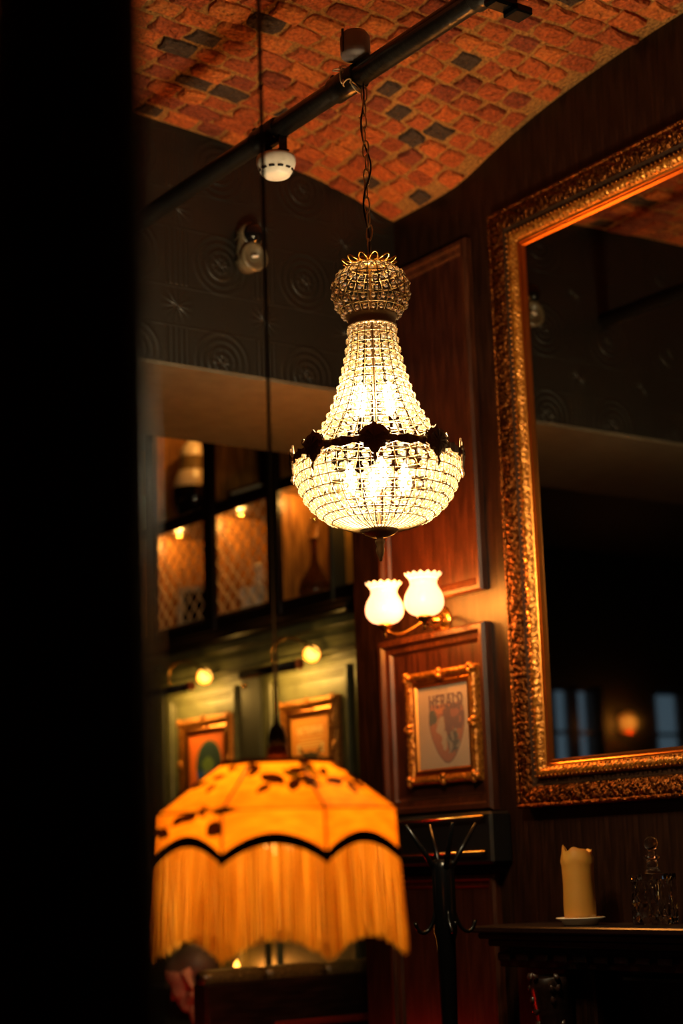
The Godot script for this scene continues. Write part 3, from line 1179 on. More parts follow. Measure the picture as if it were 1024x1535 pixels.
	lathe(st2, [Vector2(0.0, 1.47), Vector2(0.018, 1.476), Vector2(0.029, 1.495), Vector2(0.03, 1.515), Vector2(0.022, 1.55), Vector2(0.013, 1.575), Vector2(0.013, 1.615)], 18)
	var b := obj("bulb", st2, M.bulb_warm, t)
	omni(b, "bulb_light", Vector3(0, 1.505, 0), Color(1.0, 0.76, 0.40), 0.105, 0.03)

# ---------------------------------------------------------------- the mirror
func build_mirror() -> void:
	var w := 1.9
	var h := 1.79
	var t := thing("wall_mirror", "large mirror in an ornate gilt frame on the dark panelled wall", "mirror", Vector3(WALL_X, 2.492, -3.81 + w / 2), WALL_TURN)
	var st := mb()
	frame(st, w, h, [[0, 0.0, 0], [0, 0.045, 0], [0.004, 0.05, 0.0005], [0.008, 0.05, 0.0006], [0.012, 0.046, 0]], 0.02)
	obj("outer_bead", st, M.gilt_worn, t)
	st = mb(true)
	frame(st, w - 0.024, h - 0.024, [[0, 0.046, 0], [0.010, 0.048, 0.004], [0.020, 0.046, 0.005], [0.030, 0.044, 0.005], [0.040, 0.040, 0.004], [0.048, 0.036, 0]], 0.006, 2.0)
	obj("carved_border", st, M.gilt_worn, t)
	st = mb()
	frame(st, w - 0.12, h - 0.12, [[0, 0.037, 0], [0.006, 0.026, 0], [0.016, 0.026, 0], [0.020, 0.032, 0]], 1.0)
	obj("cove", st, M.gilt_dark, t)
	st = mb(true)
	frame(st, w - 0.16, h - 0.16, [[0, 0.032, 0], [0.005, 0.042, 0.003], [0.013, 0.046, 0.004], [0.022, 0.044, 0.004], [0.030, 0.036, 0.002], [0.034, 0.030, 0]], 0.005, 5.0)
	obj("carved_inner_border", st, M.gilt, t)
	st = mb()
	frame(st, w - 0.228, h - 0.228, [[0, 0.030, 0], [0.003, 0.033, 0], [0.006, 0.031, 0], [0.008, 0.026, 0], [0.013, 0.026, 0], [0.018, 0.016, 0]], 1.0)
	obj("sight_edge", st, M.gilt_line, t)
	# beads pressed along the inner border
	var mm := MultiMesh.new()
	mm.transform_format = MultiMesh.TRANSFORM_3D
	mm.mesh = sphere_mesh(0.0034, 8, 4)
	var spots := []
	for ins in [0.0855, 0.108]:
		var ww: float = w / 2 - ins
		var hh: float = h / 2 - ins
		var d := 0.0
		while d < 2.0 * hh:
			spots.append(Vector3(-ww, -hh + d, 0.046 if ins < 0.1 else 0.038))
			spots.append(Vector3(ww, -hh + d, 0.046 if ins < 0.1 else 0.038))
			d += 0.017
		d = 0.0
		while d < 2.0 * ww:
			spots.append(Vector3(-ww + d, -hh, 0.046 if ins < 0.1 else 0.038))
			spots.append(Vector3(-ww + d, hh, 0.046 if ins < 0.1 else 0.038))
			d += 0.017
	mm.instance_count = spots.size()
	for i in spots.size():
		mm.set_instance_transform(i, Transform3D(Basis.IDENTITY, spots[i]))
	var bd := MultiMeshInstance3D.new()
	bd.name = "gilt_beading"
	bd.multimesh = mm
	bd.material_override = M.gilt
	bd.set_meta("kind", "stuff")
	t.add_child(bd, true)
	st = mb()
	box(st, Vector3(0, 0, 0.013), Vector3(w - 0.25, h - 0.25, 0.006))
	obj("mirror_glass", st, M.silver_glass, t)
	st = mb()
	box(st, Vector3(0, 0, 0.005), Vector3(w - 0.02, h - 0.02, 0.01))
	obj("backing_board", st, M.ebony_wood, t)

# ---------------------------------------------------------------- the mantel and what stands on it
func cut_decanter(t: Node3D, w: float, h: float, seed_: int, glass: Material) -> void:
	# a square body with slanting cuts, a round neck and a ball stopper
	var r := RandomNumberGenerator.new()
	r.seed = seed_
	var st := mb()
	var hw := w / 2
	var n := 7
	for side in 4:
		var b := Basis(Vector3.UP, PI / 2 * side)
		var g := []
		for j in n + 1:
			var row := []
			for i in n + 1:
				var u := -1.0 + 2.0 * i / n
				var v := float(j) / n
				var cut := 0.0
				if i > 0 and i < n and j > 0 and j < n:
					cut = r.randf_range(0.0, 0.008)
				row.append(b * Vector3(u * hw, 0.004 + v * (h - 0.004), hw - cut))
			g.append(row)
		for j in n:
			for i in n:
				if (i + j) % 2:
					tri(st, g[j][i], g[j][i + 1], g[j + 1][i + 1], b * Vector3.BACK)
					tri(st, g[j][i], g[j + 1][i + 1], g[j + 1][i], b * Vector3.BACK)
				else:
					tri(st, g[j][i], g[j][i + 1], g[j + 1][i], b * Vector3.BACK)
					tri(st, g[j][i + 1], g[j + 1][i + 1], g[j + 1][i], b * Vector3.BACK)
	quad(st, Vector3(-hw, 0.004, -hw), Vector3(hw, 0.004, -hw), Vector3(hw, 0.004, hw), Vector3(-hw, 0.004, hw), Vector3.DOWN)
	quad(st, Vector3(-hw, h, -hw), Vector3(hw, h, -hw), Vector3(hw, h, hw), Vector3(-hw, h, hw), Vector3.UP)
	# hollow inside
	var iw := hw * 0.62
	for ax in 3:
		for sg in [-1.0, 1.0]:
			var lo := Vector3(-iw, 0.022, -iw)
			var hi := Vector3(iw, h - 0.012, iw)
			var cn := []
			for k in [[0, 0], [1, 0], [1, 1], [0, 1]]:
				var p := Vector3.ZERO
				p[ax] = lo[ax] if sg < 0 else hi[ax]
				p[(ax + 1) % 3] = hi[(ax + 1) % 3] if k[0] else lo[(ax + 1) % 3]
				p[(ax + 2) % 3] = hi[(ax + 2) % 3] if k[1] else lo[(ax + 2) % 3]
				cn.append(p)
			var inward := Vector3.ZERO
			inward[ax] = -sg
			quad(st, cn[0], cn[1], cn[2], cn[3], inward)
	obj("cut_body", st, glass, t)
	st = mb(true)
	lathe(st, [Vector2(hw * 0.8, h), Vector2(hw * 0.5, h + 0.006), Vector2(hw * 0.36, h + 0.014), Vector2(hw * 0.34, h + 0.036), Vector2(hw * 0.52, h + 0.040), Vector2(hw * 0.54, h + 0.044), Vector2(hw * 0.3, h + 0.046)], 20)
	obj("neck", st, glass, t)
	st = mb(true)
	var br := hw * 0.46
	var prof := [Vector2(0, h + 0.040), Vector2(hw * 0.24, h + 0.041), Vector2(hw * 0.22, h + 0.054)]
	for k in 9:
		var a := -PI / 2 + 0.5 + (PI - 0.5) * k / 8.0
		prof.append(Vector2(maxf(0.0, cos(a) * br), h + 0.056 + br + sin(a) * br))
	lathe(st, prof, 12)
	obj("stopper", st, glass, t)

func build_mantel() -> void:
	var z0 := -3.80
	var z1 := -1.75
	var t := thing("mantelpiece", "dark carved wooden mantelpiece below the gilt mirror", "mantelpiece", Vector3(WALL_X, 0, z0))
	var ln := z1 - z0
	var st := mb()
	span(st, Vector3(-0.25, 1.262, 0), Vector3(0, 1.28, ln), 0.004)
	obj("shelf_board", st, M.ebony_wood, t)
	st = mb()
	span(st, Vector3(-0.235, 1.245, 0.012), Vector3(0, 1.262, ln - 0.012), 0.005)
	span(st, Vector3(-0.215, 1.225, 0.03), Vector3(0, 1.245, ln - 0.03), 0.005)
	obj("bed_moulding", st, M.ebony_wood, t)
	st = mb()
	span(st, Vector3(-0.19, 1.17, 0.05), Vector3(0, 1.225, ln - 0.05), 0.003)
	obj("frieze", st, M.mahogany, t)
	# small blocks along the frieze
	for k in 26:
		st = mb()
		box(st, Vector3(-0.197, 1.198, 0.08 + k * (ln - 0.16) / 25.0), Vector3(0.012, 0.022, 0.05), 0.004)
		obj("dentil", st, M.ebony_wood, t)
	for side in 2:
		var zc := 0.245 if side == 0 else ln - 0.245
		st = mb()
		span(st, Vector3(-0.13, 0, zc - 0.11), Vector3(0, 1.17, zc + 0.11), 0.006)
		obj("pilaster", st, M.mahogany, t)
		# scrolled corbel carved with leaves
		st = mb(true)
		var pts := []
		var rad := []
		for k in 13:
			var f := k / 12.0
			pts.append(Vector3(-0.13 - 0.055 * sin(PI * (1.0 - f) * 0.5) * (1.0 - 0.3 * f), 1.15 - f * 0.36, zc))
			rad.append(0.056 - 0.024 * f)
		tube(st, pts, rad, 12)
		var cb := obj("corbel", st, M.ebony_wood, t)
		var gloss := mat("carved_gloss_%d" % side, rgb(46, 24, 16), 0.16)
		gloss.clearcoat_enabled = true
		gloss.clearcoat = 0.8
		var r := RandomNumberGenerator.new()
		r.seed = 9 + side
		for k in 34:
			var f := r.randf()
			var c: Vector3 = pts[int(f * 12.0)]
			var a := r.randf_range(-1.3, 1.3)
			var rr: float = rad[int(f * 12.0)]
			st = mb(true)
			lathe(st, [Vector2(0, -0.010), Vector2(0.007, -0.004), Vector2(0.008, 0.003), Vector2(0.004, 0.011), Vector2(0, 0.014)], 8)
			var lf := obj("carved_leaf", st, gloss, cb)
			lf.position = c + Vector3(-cos(a), 0, sin(a)) * rr * 0.98
			lf.rotation = Vector3(r.randf_range(-0.8, 0.8), r.randf() * TAU, r.randf_range(-0.8, 0.8))
	# fire surround between them
	st = mb()
	span(st, Vector3(-0.06, 0.95, 0.36), Vector3(0, 1.17, ln - 0.36), 0.004)
	obj("lintel_panel", st, M.mahogany, t)
	st = mb()
	span(st, Vector3(-0.075, 1.135, 0.40), Vector3(-0.055, 1.15, ln - 0.40), 0.003)
	obj("panel_bead", st, M.ebony_wood, t)
	for side in 2:
		st = mb()
		var a := 0.36 if side == 0 else ln - 0.50
		span(st, Vector3(-0.06, 0, a), Vector3(0, 0.95, a + 0.14), 0.004)
		obj("jamb", st, M.mahogany, t)
	st = mb()
	span(st, Vector3(-0.02, 0, 0.50), Vector3(0, 0.95, ln - 0.50))
	obj("firebox", st, M.dark_paint, t)

	var c := Vector3(3.185, 1.28, -3.46)
	var dish := thing("candle_dish", "cream porcelain dish under the pillar candle on the mantel", "dish", c)
	st = mb(true)
	lathe(st, [Vector2(0, 0.0), Vector2(0.043, 0.0), Vector2(0.046, 0.004), Vector2(0.050, 0.014), Vector2(0.064, 0.018), Vector2(0.065, 0.0205), Vector2(0.060, 0.021), Vector2(0.048, 0.0165), Vector2(0, 0.0165)], 40)
	obj("bowl", st, M.porcelain, dish)
	var cd := thing("pillar_candle", "thick yellow pillar candle with a torn rim on a dish", "candle", c + Vector3(0, 0.0168, 0))
	st = mb(true)
	var seg := 48
	var rows := 14
	var rim := func(a: float) -> float:
		return 0.176 + 0.003 * sin(a * 3.0 + 0.6) + 0.0025 * sin(a * 7.0 + 2.0) + 0.018 * exp(-pow(fposmod(a - 3.45 + PI, TAU) - PI, 2.0) / 0.035) + 0.006 * exp(-pow(fposmod(a - 2.3 + PI, TAU) - PI, 2.0) / 0.2)
	var rad := 0.0415
	for k in seg:
		var a0 := TAU * k / seg
		var a1 := TAU * (k + 1) / seg
		for j in rows:
			var q := []
			for cc in [[a0, j], [a1, j], [a1, j + 1], [a0, j + 1]]:
				var f: float = cc[1] / float(rows)
				var rr := rad * (1.0 + 0.02 * sin(f * 9.0) - (0.05 if f > 0.86 else 0.0) * 1.0 + (0.05 if f > 0.82 and f < 0.9 else 0.0))
				q.append(Vector3(cos(cc[0]) * rr, f * rim.call(cc[0]), sin(cc[0]) * rr))
			quad(st, q[0], q[1], q[2], q[3], Vector3(cos(a0), 0, sin(a0)))
		var t0 := Vector3(cos(a0) * rad * 0.95, rim.call(a0), sin(a0) * rad * 0.95)
		var t1 := Vector3(cos(a1) * rad * 0.95, rim.call(a1), sin(a1) * rad * 0.95)
		var i0 := Vector3(cos(a0) * rad * 0.8, rim.call(a0) - 0.006, sin(a0) * rad * 0.8)
		var i1 := Vector3(cos(a1) * rad * 0.8, rim.call(a1) - 0.006, sin(a1) * rad * 0.8)
		quad(st, t0, t1, i1, i0, Vector3.UP)
		tri(st, i0, i1, Vector3(0, 0.13, 0), Vector3.UP)
		tri(st, Vector3(cos(a0) * rad, 0, sin(a0) * rad), Vector3(cos(a1) * rad, 0, sin(a1) * rad), Vector3.ZERO, Vector3.DOWN)
	obj("wax", st, M.candle_wax, cd)
	st = mb(true)
	tube(st, [Vector3(0, 0.128, 0), Vector3(0.001, 0.14, 0), Vector3(0.003, 0.148, 0)], 0.0012, 6)
	obj("wick", st, M.slot_black, cd)

	var dc := thing("glass_decanter", "square cut-glass decanter with ball stopper beside the pillar candle", "decanter", Vector3(3.195, 1.28, -3.195), 0.14)
	cut_decanter(dc, 0.081, 0.128, 3, M.clear_glass)

# ---------------------------------------------------------------- the twin sconce
func build_sconce() -> void:
	var t := thing("wall_sconce", "brass twin wall sconce with lit tulip glass shades", "wall lamp", Vector3(WALL_X, 2.19, -4.17))
	var st := mb(true)
	lathe(st, [Vector2(0.045, 0), Vector2(0.044, 0.006), Vector2(0.03, 0.012), Vector2(0.016, 0.02), Vector2(0.012, 0.035), Vector2(0, 0.037)], 28, Vector3.ZERO, Basis(Vector3.BACK, PI / 2))
	obj("back_plate", st, M.brass, t)
	var warm := Color(1.0, 0.60, 0.21)
	var cups := [Vector3(-0.175, -0.012, -0.065), Vector3(-0.17, -0.012, 0.128)]
	for i in 2:
		var c: Vector3 = cups[i]
		st = mb(true)
		tube(st, bez([Vector3(-0.02, -0.005, 0), Vector3(-0.03, 0.05, c.z * 0.5), Vector3(c.x * 0.55, -0.08, c.z * 0.9), c + Vector3(0, -0.018, 0)], 16), 0.005, 8)
		obj("arm", st, M.brass, t)
		st = mb(true)
		lathe(st, [Vector2(0, -0.045), Vector2(0.006, -0.042), Vector2(0.004, -0.032), Vector2(0.008, -0.02), Vector2(0.02, -0.012), Vector2(0.024, -0.004), Vector2(0.016, 0.004), Vector2(0, 0.004)], 18, c)
		obj("cup", st, M.brass, t)
		# tulip shade with a crimped lip
		st = mb(true)
		var prof := smooth_profile([Vector2(0.018, 0.0), Vector2(0.040, 0.006), Vector2(0.056, 0.024), Vector2(0.0595, 0.044), Vector2(0.055, 0.066), Vector2(0.044, 0.086), Vector2(0.0405, 0.098), Vector2(0.045, 0.114), Vector2(0.056, 0.126)])
		var seg := 64
		for k in seg:
			for j in prof.size() - 1:
				var q := []
				for cc in [[k, j], [k + 1, j], [k + 1, j + 1], [k, j + 1]]:
					var a = TAU * cc[0] / seg
					var p: Vector2 = prof[cc[1]]
					var lip: float = maxf(0.0, (p.y - 0.105) / 0.021)
					var rr: float = p.x * (1.0 + 0.04 * lip * cos(a * 16.0))
					q.append(c + Vector3(cos(a) * rr, p.y + 0.004 * lip * cos(a * 16.0), sin(a) * rr))
				quad(st, q[0], q[1], q[2], q[3], q[0] - c)
		var s := obj("glass_shade", st, M.opal_lamp_glass, t)
		omni(s, "bulb_light", c + Vector3(0, 0.06, 0), warm, 0.30, 0.03)

# ---------------------------------------------------------------- pictures and picture lights
func gilt_picture(called: String, label: String, at: Vector3, w: float, h: float, fw: float, art: ImageTexture, group := "") -> Node3D:
	var t := thing(called, label, "picture", at, WALL_TURN, group)
	var st := mb()
	box(st, Vector3(0, 0, 0.006), Vector3(w - 0.02, h - 0.02, 0.012))
	obj("backing_board", st, M.ebony_wood, t)
	st = mb(true)
	frame(st, w, h, [[0, 0.0, 0], [0.0, 0.022, 0], [0.006, 0.032, 0.0025], [fw * 0.3, 0.034, 0.003], [fw * 0.45, 0.028, 0.002], [fw * 0.6, 0.021, 0.0]], 0.008, at.z)
	obj("gilt_frame", st, M.gilt, t)
	st = mb()
	frame(st, w - fw * 1.2, h - fw * 1.2, [[0, 0.021, 0], [fw * 0.1, 0.024, 0], [fw * 0.28, 0.024, 0], [fw * 0.4, 0.016, 0]], 1.0)
	obj("sight_edge", st, M.gilt_line, t)
	# scrolls at the corners and the middle of each side
	for sx in [-1, 0, 1]:
		for sy in [-1, 0, 1]:
			if sx == 0 and sy == 0:
				continue
			st = mb(true)
			for k in 3:
				var a = TAU * k / 3.0 + sx + sy
				lathe(st, [Vector2(0.012, -0.004), Vector2(0.011, 0.004), Vector2(0.006, 0.009), Vector2(0, 0.010)], 10, Vector3(sx * (w / 2 - 0.014) + cos(a) * 0.009, sy * (h / 2 - 0.014) + sin(a) * 0.009, 0.031), Basis(Vector3.RIGHT, PI / 2))
			obj("corner_scroll" if sx and sy else "side_scroll", st, M.gilt, t)
	var iw := w - fw * 1.9
	var ih := h - fw * 1.9
	var m := mat(called + label.left(12), Color.WHITE, 0.7)
	m.albedo_texture = art
	var q := QuadMesh.new()
	q.size = Vector2(iw, ih)
	var p := put("print", q, m, t)
	p.position = Vector3(0, 0, 0.0135)
	return t

func lettering(parent: Node, words: String, size: float, at: Vector3, m: Material, stretch := 1.0) -> void:
	var f := SystemFont.new()
	f.font_names = PackedStringArray(["Droid Sans"])
	f.font_weight = 700
	var tm := TextMesh.new()
	tm.text = words
	tm.font = f
	tm.font_size = 32
	tm.pixel_size = size / 32.0
	tm.depth = 0.0006
	var o := put("lettering", tm, m, parent)
	o.position = at
	o.scale.x = stretch

func paint(w: int, h: int, fn: Callable) -> ImageTexture:
	var im := Image.create(w, h, false, Image.FORMAT_RGB8)
	for y in h:
		for x in w:
			im.set_pixel(x, y, fn.call((x + 0.5) / w, (y + 0.5) / h))
	return ImageTexture.create_from_image(im)

func build_pictures() -> void:
	var n := FastNoiseLite.new()
	n.seed = 3
	n.frequency = 1.0
	# poster with a tall oval of figures under the word HERALD
	var herald := func(u: float, v: float) -> Color:
		var c := Color(0.60, 0.51, 0.40)
		var taper := 0.46 - 0.24 * v
		var dx := (u - 0.55) / taper
		var dy := (v - 0.52) / 0.42
		var q := dx * dx + dy * dy
		var k := n.get_noise_2d(u * 9.0, v * 11.0)
		var spot := func(x: float, y: float, rx: float, ry: float) -> bool:
			return pow((u - x) / rx, 2.0) + pow((v - y) / ry, 2.0) < 1.0 + 1.2 * k
		if q < 1.0 and v > 0.235:
			c = Color(0.50, 0.25, 0.08)
			if spot.call(0.45, 0.29, 0.26, 0.07):
				c = Color(0.62, 0.33, 0.10)
			if spot.call(0.68, 0.40, 0.20, 0.16) or spot.call(0.56, 0.52, 0.12, 0.12):
				c = Color(0.30, 0.10, 0.06)
			if spot.call(0.70, 0.36, 0.09, 0.05):
				c = Color(0.46, 0.20, 0.11)
			if spot.call(0.24, 0.38, 0.12, 0.09):
				c = Color(0.10, 0.14, 0.09)
			if spot.call(0.44, 0.50, 0.09, 0.10) or spot.call(0.50, 0.68, 0.06, 0.12):
				c = Color(0.54, 0.47, 0.38)
			if spot.call(0.66, 0.70, 0.12, 0.14):
				c = Color(0.11, 0.12, 0.12) if k < 0.12 else Color(0.42, 0.38, 0.32)
			if q > 0.93:
				c = Color(0.27, 0.15, 0.10)
		elif q < 1.0 and q > 0.88 and v > 0.12:
			c = Color(0.34, 0.22, 0.15)
		return c
	var p := gilt_picture("framed_poster", "gilt framed newspaper poster below the twin wall sconce", Vector3(WALL_X + 0.003, 1.863, -4.172), 0.345, 0.35, 0.049, paint(128, 160, herald))
	lettering(p, "HERALD", 0.058, Vector3(0.012, 0.076, 0.0145), mat("red_ink", rgb(64, 10, 8), 0.7), 0.78)
	lettering(p, "HERALD", 0.058, Vector3(0.0127, 0.0765, 0.0143), M.red_ink, 0.78)
	var st := mb()
	box(st, Vector3(0, 0, 0.0165), Vector3(0.244, 0.249, 0.0016))
	obj("glass_pane", st, M.pane_glass, p)
	# portrait in a teal oval on orange
	var oval := func(u: float, v: float) -> Color:
		var c := Color(0.90, 0.42, 0.10)
		var dx := (u - 0.56) / 0.36
		var dy := (v - 0.55) / 0.42
		var k := n.get_noise_2d(u * 5.0, v * 6.0)
		if dx * dx + dy * dy < 1.0:
			c = Color(0.10, 0.22, 0.22) if dx * dx + dy * dy < 0.8 else Color(0.28, 0.34, 0.24)
			if absf(v - 0.70) < 0.07:
				c = Color(0.10, 0.28, 0.60)
			var hx := (u - 0.54) / 0.17
			var hy := (v - 0.55) / 0.14
			if hx * hx + hy * hy < 1.0 + 0.4 * k:
				c = Color(0.36, 0.46, 0.22)
			if v > 0.62 and absf(u - 0.54) < 0.10 + 0.25 * (v - 0.62):
				c = Color(0.42, 0.46, 0.36)
		return c
	gilt_picture("framed_portrait", "gilt framed portrait in a teal oval on an orange ground", Vector3(GREEN_X - 0.006, 1.925, -6.70), 0.452, 0.41, 0.075, paint(96, 96, oval), "gilt pictures on the green wall")
	# a show bill with an octopus
	var bill := func(u: float, v: float) -> Color:
		var c := Color(0.88, 0.55, 0.19)
		if v > 0.30 and v < 0.48 and fmod(v * 44.0, 2.0) < 0.8 and absf(u - 0.5) < 0.32 - 0.05 * sin(v * 90.0):
			c = Color(0.96, 0.76, 0.42)
		var dx := (u - 0.5) / 0.17
		var dy := (v - 0.64) / 0.10
		if dx * dx + dy * dy < 1.0:
			c = Color(0.26, 0.20, 0.12)
		for k in 8:
			var s := -1.0 if k % 2 else 1.0
			var j := k / 2
			var x0 := absf(u - 0.5)
			if (u - 0.5) * s > 0.0 and x0 < 0.33:
				var yy := 0.60 + j * 0.05 + (0.03 + 0.04 * j) * sin(x0 * 14.0 + j) - (0.10 - 0.05 * j) * x0 * 4.0 * (1.0 if j < 2 else -1.0)
				if absf(v - yy) < 0.014:
					c = Color(0.28, 0.22, 0.13)
				if x0 > 0.29 and absf(v - yy) < 0.03:
					c = Color(0.95, 0.88, 0.66)
		return c
	var b := gilt_picture("framed_show_bill", "gilt framed amber show bill with an octopus", Vector3(GREEN_X - 0.006, 1.925, -5.875), 0.415, 0.41, 0.07, paint(128, 128, bill), "gilt pictures on the green wall")
	lettering(b, "OCTOPUS", 0.042, Vector3(0.0, 0.075, 0.0145), mat("pale_ink", rgb(250, 214, 130), 0.7), 1.0)

	picture_light(Vector3(GREEN_X, 2.305, -6.70), "brass picture light over the teal oval portrait")
	picture_light(Vector3(GREEN_X, 2.305, -5.845), "brass picture light over the amber octopus show bill")

func picture_light(at: Vector3, label: String) -> void:
	var t := thing("picture_light", label, "picture light", at, 0.0, "picture lights on the green wall")
	var st := mb(true)
	# barrel, hung out from the wall
	tube(st, [Vector3(-0.17, -0.055, -0.30), Vector3(-0.17, -0.055, 0.128)], 0.02, 18)
	var b := obj("barrel", st, M.black_metal, t)
	st = mb(true)
	lathe(st, [Vector2(0.021, -0.004), Vector2(0.0225, 0.004), Vector2(0.02, 0.012), Vector2(0.01, 0.017), Vector2(0, 0.018)], 18, Vector3(-0.17, -0.055, 0.126), Basis(Vector3.RIGHT, PI / 2))
	obj("end_cap", st, M.copper, b)
	st = mb()
	box(st, Vector3(-0.1512, -0.0618, -0.09), Vector3(0.012, 0.003, 0.36), 0.0, Basis(Vector3.BACK, 1.2))
	obj("tube_lamp", st, M.tube_lamp, b)
	# swan-neck arm
	st = mb(true)
	tube(st, bez([Vector3(-0.17, -0.035, -0.06), Vector3(-0.18, 0.09, -0.10), Vector3(-0.12, 0.10, 0.02), Vector3(-0.05, 0.0, 0.085)], 20), 0.0055, 8)
	obj("arm", st, M.brass, t)
	# round brass wall plate; its bright reflection is put in as an added glow
	st = mb(true)
	var plate_y := Vector3(-0.72, -0.25, 0.64).normalized()
	var plate_x := plate_y.cross(Vector3.UP).normalized()
	var tilt := Basis(plate_x, plate_y, plate_x.cross(plate_y))
	lathe(st, [Vector2(0.0, -0.03), Vector2(0.02, -0.027), Vector2(0.034, -0.012), Vector2(0.037, 0.006), Vector2(0.034, 0.008), Vector2(0.03, 0.0)], 24, Vector3(-0.055, 0.0, 0.055), tilt)
	obj("plate_cup", st, M.brass, t)
	st = mb(true)
	lathe(st, [Vector2(0.03, 0.001), Vector2(0.022, 0.006), Vector2(0, 0.008)], 20, Vector3(-0.055, 0.0, 0.055), tilt)
	obj("plate_glint", st, M.plate_glint, t)
	var c := Color(1.0, 0.76, 0.36)
	var a := AreaLight3D.new()
	a.name = "tube_light"
	a.light_color = c
	a.light_energy = 0.28
	a.area_size = Vector2(0.36, 0.016)
	a.area_range = 14.0
	a.shadow_enabled = true
	t.add_child(a, true)
	a.position = Vector3(-0.147, -0.0645, -0.09)
	a.look_at_from_position(a.global_position, a.global_position + Vector3(0.9, -0.75, 0), Vector3(0.75, 0.9, 0))
	var n := tilt * Vector3.UP
	omni(t, "plate_glint_light", Vector3(-0.055, 0, 0.055) + n * 0.045, c, 0.008, 0.02)  # added light to go with the glowing plate

# ---------------------------------------------------------------- display cabinet above the green wall
func build_cabinet_things() -> void:
	var x0 := GREEN_X - 0.03
	var x1 := 4.32
	var t := thing("display_cabinet", "dark wooden display cabinet with lattice doors above the green wall", "cabinet", Vector3(0, 0, 0))
	var st := mb()
	span(st, Vector3(GREEN_X - 0.075, 2.445, -8.3), Vector3(x1, 2.475, -5.52), 0.006)
	span(st, Vector3(GREEN_X - 0.055, 2.475, -8.3), Vector3(x1, 2.50, -5.52), 0.004)
	span(st, Vector3(x0, 2.50, -8.3), Vector3(x1, 2.56, -5.52), 0.004)
	obj("base_board", st, M.ebony_wood, t)
	st = mb()
	span(st, Vector3(x1, 2.50, -8.3), Vector3(x1 + 0.03, 3.7, -5.52))
	obj("back_board", st, M.cabinet_wood, t)
	st = mb()
	span(st, Vector3(x0, 3.035, -8.3), Vector3(x1, 3.085, -5.66), 0.004)
	obj("middle_shelf", st, M.ebony_wood, t)
	st = mb()
	span(st, Vector3(x0, 3.6, -8.3), Vector3(x1, 3.7, -5.52), 0.004)
	obj("top_board", st, M.ebony_wood, t)
	for z in [-7.72, -7.185, -6.628, -6.092]:
		st = mb()
		span(st, Vector3(x0 - 0.01, 2.50, z - 0.04), Vector3(x0 + 0.02, 3.62, z + 0.04), 0.004)
		obj("post", st, M.ebony_wood, t)
		st = mb()
		span(st, Vector3(x0 + 0.02, 2.56, z - 0.012), Vector3(x1, 3.6, z + 0.012))
		obj("divider", st, M.cabinet_wood, t)
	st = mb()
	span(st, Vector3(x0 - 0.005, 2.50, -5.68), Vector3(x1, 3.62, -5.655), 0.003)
	obj("end_board", st, M.shaded_olive_paint, t)
	st = mb()
	span(st, Vector3(x0 + 0.06, 2.56, -5.655), Vector3(x0 + 0.09, 3.0, -5.525), 0.003)
	obj("golden_panel", st, M.golden_oak, t)
	# lattice doors
	for bay in [[-7.145, -6.668], [-6.588, -6.132]]:
		var z0: float = bay[0]
		var z1: float = bay[1]
		var y0 := 2.56
		var y1 := 3.035
		st = mb()
		for e in [[z0, z0 + 0.012, y0, y1], [z1 - 0.012, z1, y0, y1], [z0, z1, y0, y0 + 0.012], [z0, z1, y1 - 0.012, y1]]:
			span(st, Vector3(x0 + 0.004, e[2], e[0]), Vector3(x0 + 0.014, e[3], e[1]), 0.002)
		var door := obj("door_frame", st, M.mahogany_light, t)
		st = mb()
		var d := y1 - y0
		for dir in [1.0, -1.0]:
			var c := z0 - 1.1 * d
			while c < z1 + 1.1 * d:
				# the line z = c + dir * s, y = y0 + 0.95 s cut to the opening
				var a := Vector2(c, y0)
				var b := Vector2(c + dir * d / 0.95, y1)
				var lo := 0.0
				var hi := 1.0
				var dz := b.x - a.x
				var ta := (z0 - a.x) / dz
				var tb := (z1 - a.x) / dz
				lo = maxf(lo, minf(ta, tb))
				hi = minf(hi, maxf(ta, tb))
				if hi > lo + 0.01:
					var p := a.lerp(b, lo)
					var q := a.lerp(b, hi)
					tube(st, [Vector3(x0 + 0.009 + 0.002 * dir, p.y, p.x), Vector3(x0 + 0.009 + 0.002 * dir, q.y, q.x)], 0.003, 5)
				c += 0.088
		obj("wire_lattice", st, M.lattice_wire, door)
	# little lamps at the top of the compartments
	for l in [[-7.06, 3.02, 0.06], [-6.50, 3.02, 0.06], [-5.97, 3.02, 0.045], [-6.75, 3.585, 0.07], [-7.5, 3.02, 0.03], [-5.59, 2.95, 0.03]]:
		st = mb(true)
		lathe(st, [Vector2(0, -0.012), Vector2(0.014, -0.012), Vector2(0.016, 0.0), Vector2(0, 0.0)], 14, Vector3(4.06 if l[0] < -5.6 else 3.99, l[1] + 0.014, l[0]))
		var p := obj("puck_lamp", st, M.puck_lamp, t)
		omni(p, "puck_light", Vector3(4.06 if l[0] < -5.6 else 3.99, l[1] - 0.012, l[0]), Color(1.0, 0.72, 0.34), l[2], 0.012)

	var shelf := 2.561
	# gourd jar on the upper shelf
	var j := thing("gourd_jar", "banded cream and black gourd-shaped jar on the upper cabinet shelf", "jar", Vector3(4.11, 3.086, -7.0))
	st = mb(true)
	lathe(st, [Vector2(0, 0), Vector2(0.06, 0.0), Vector2(0.07, 0.02), Vector2(0.085, 0.05), Vector2(0.1, 0.09), Vector2(0.104, 0.12), Vector2(0.1, 0.16)], 32)
	obj("lower_body", st, M.black_glaze, j)
	st = mb(true)
	lathe(st, [Vector2(0.1, 0.16), Vector2(0.098, 0.185), Vector2(0.086, 0.215), Vector2(0.072, 0.245)], 32)
	obj("shoulder", st, M.cream_glaze, j)
	st = mb(true)
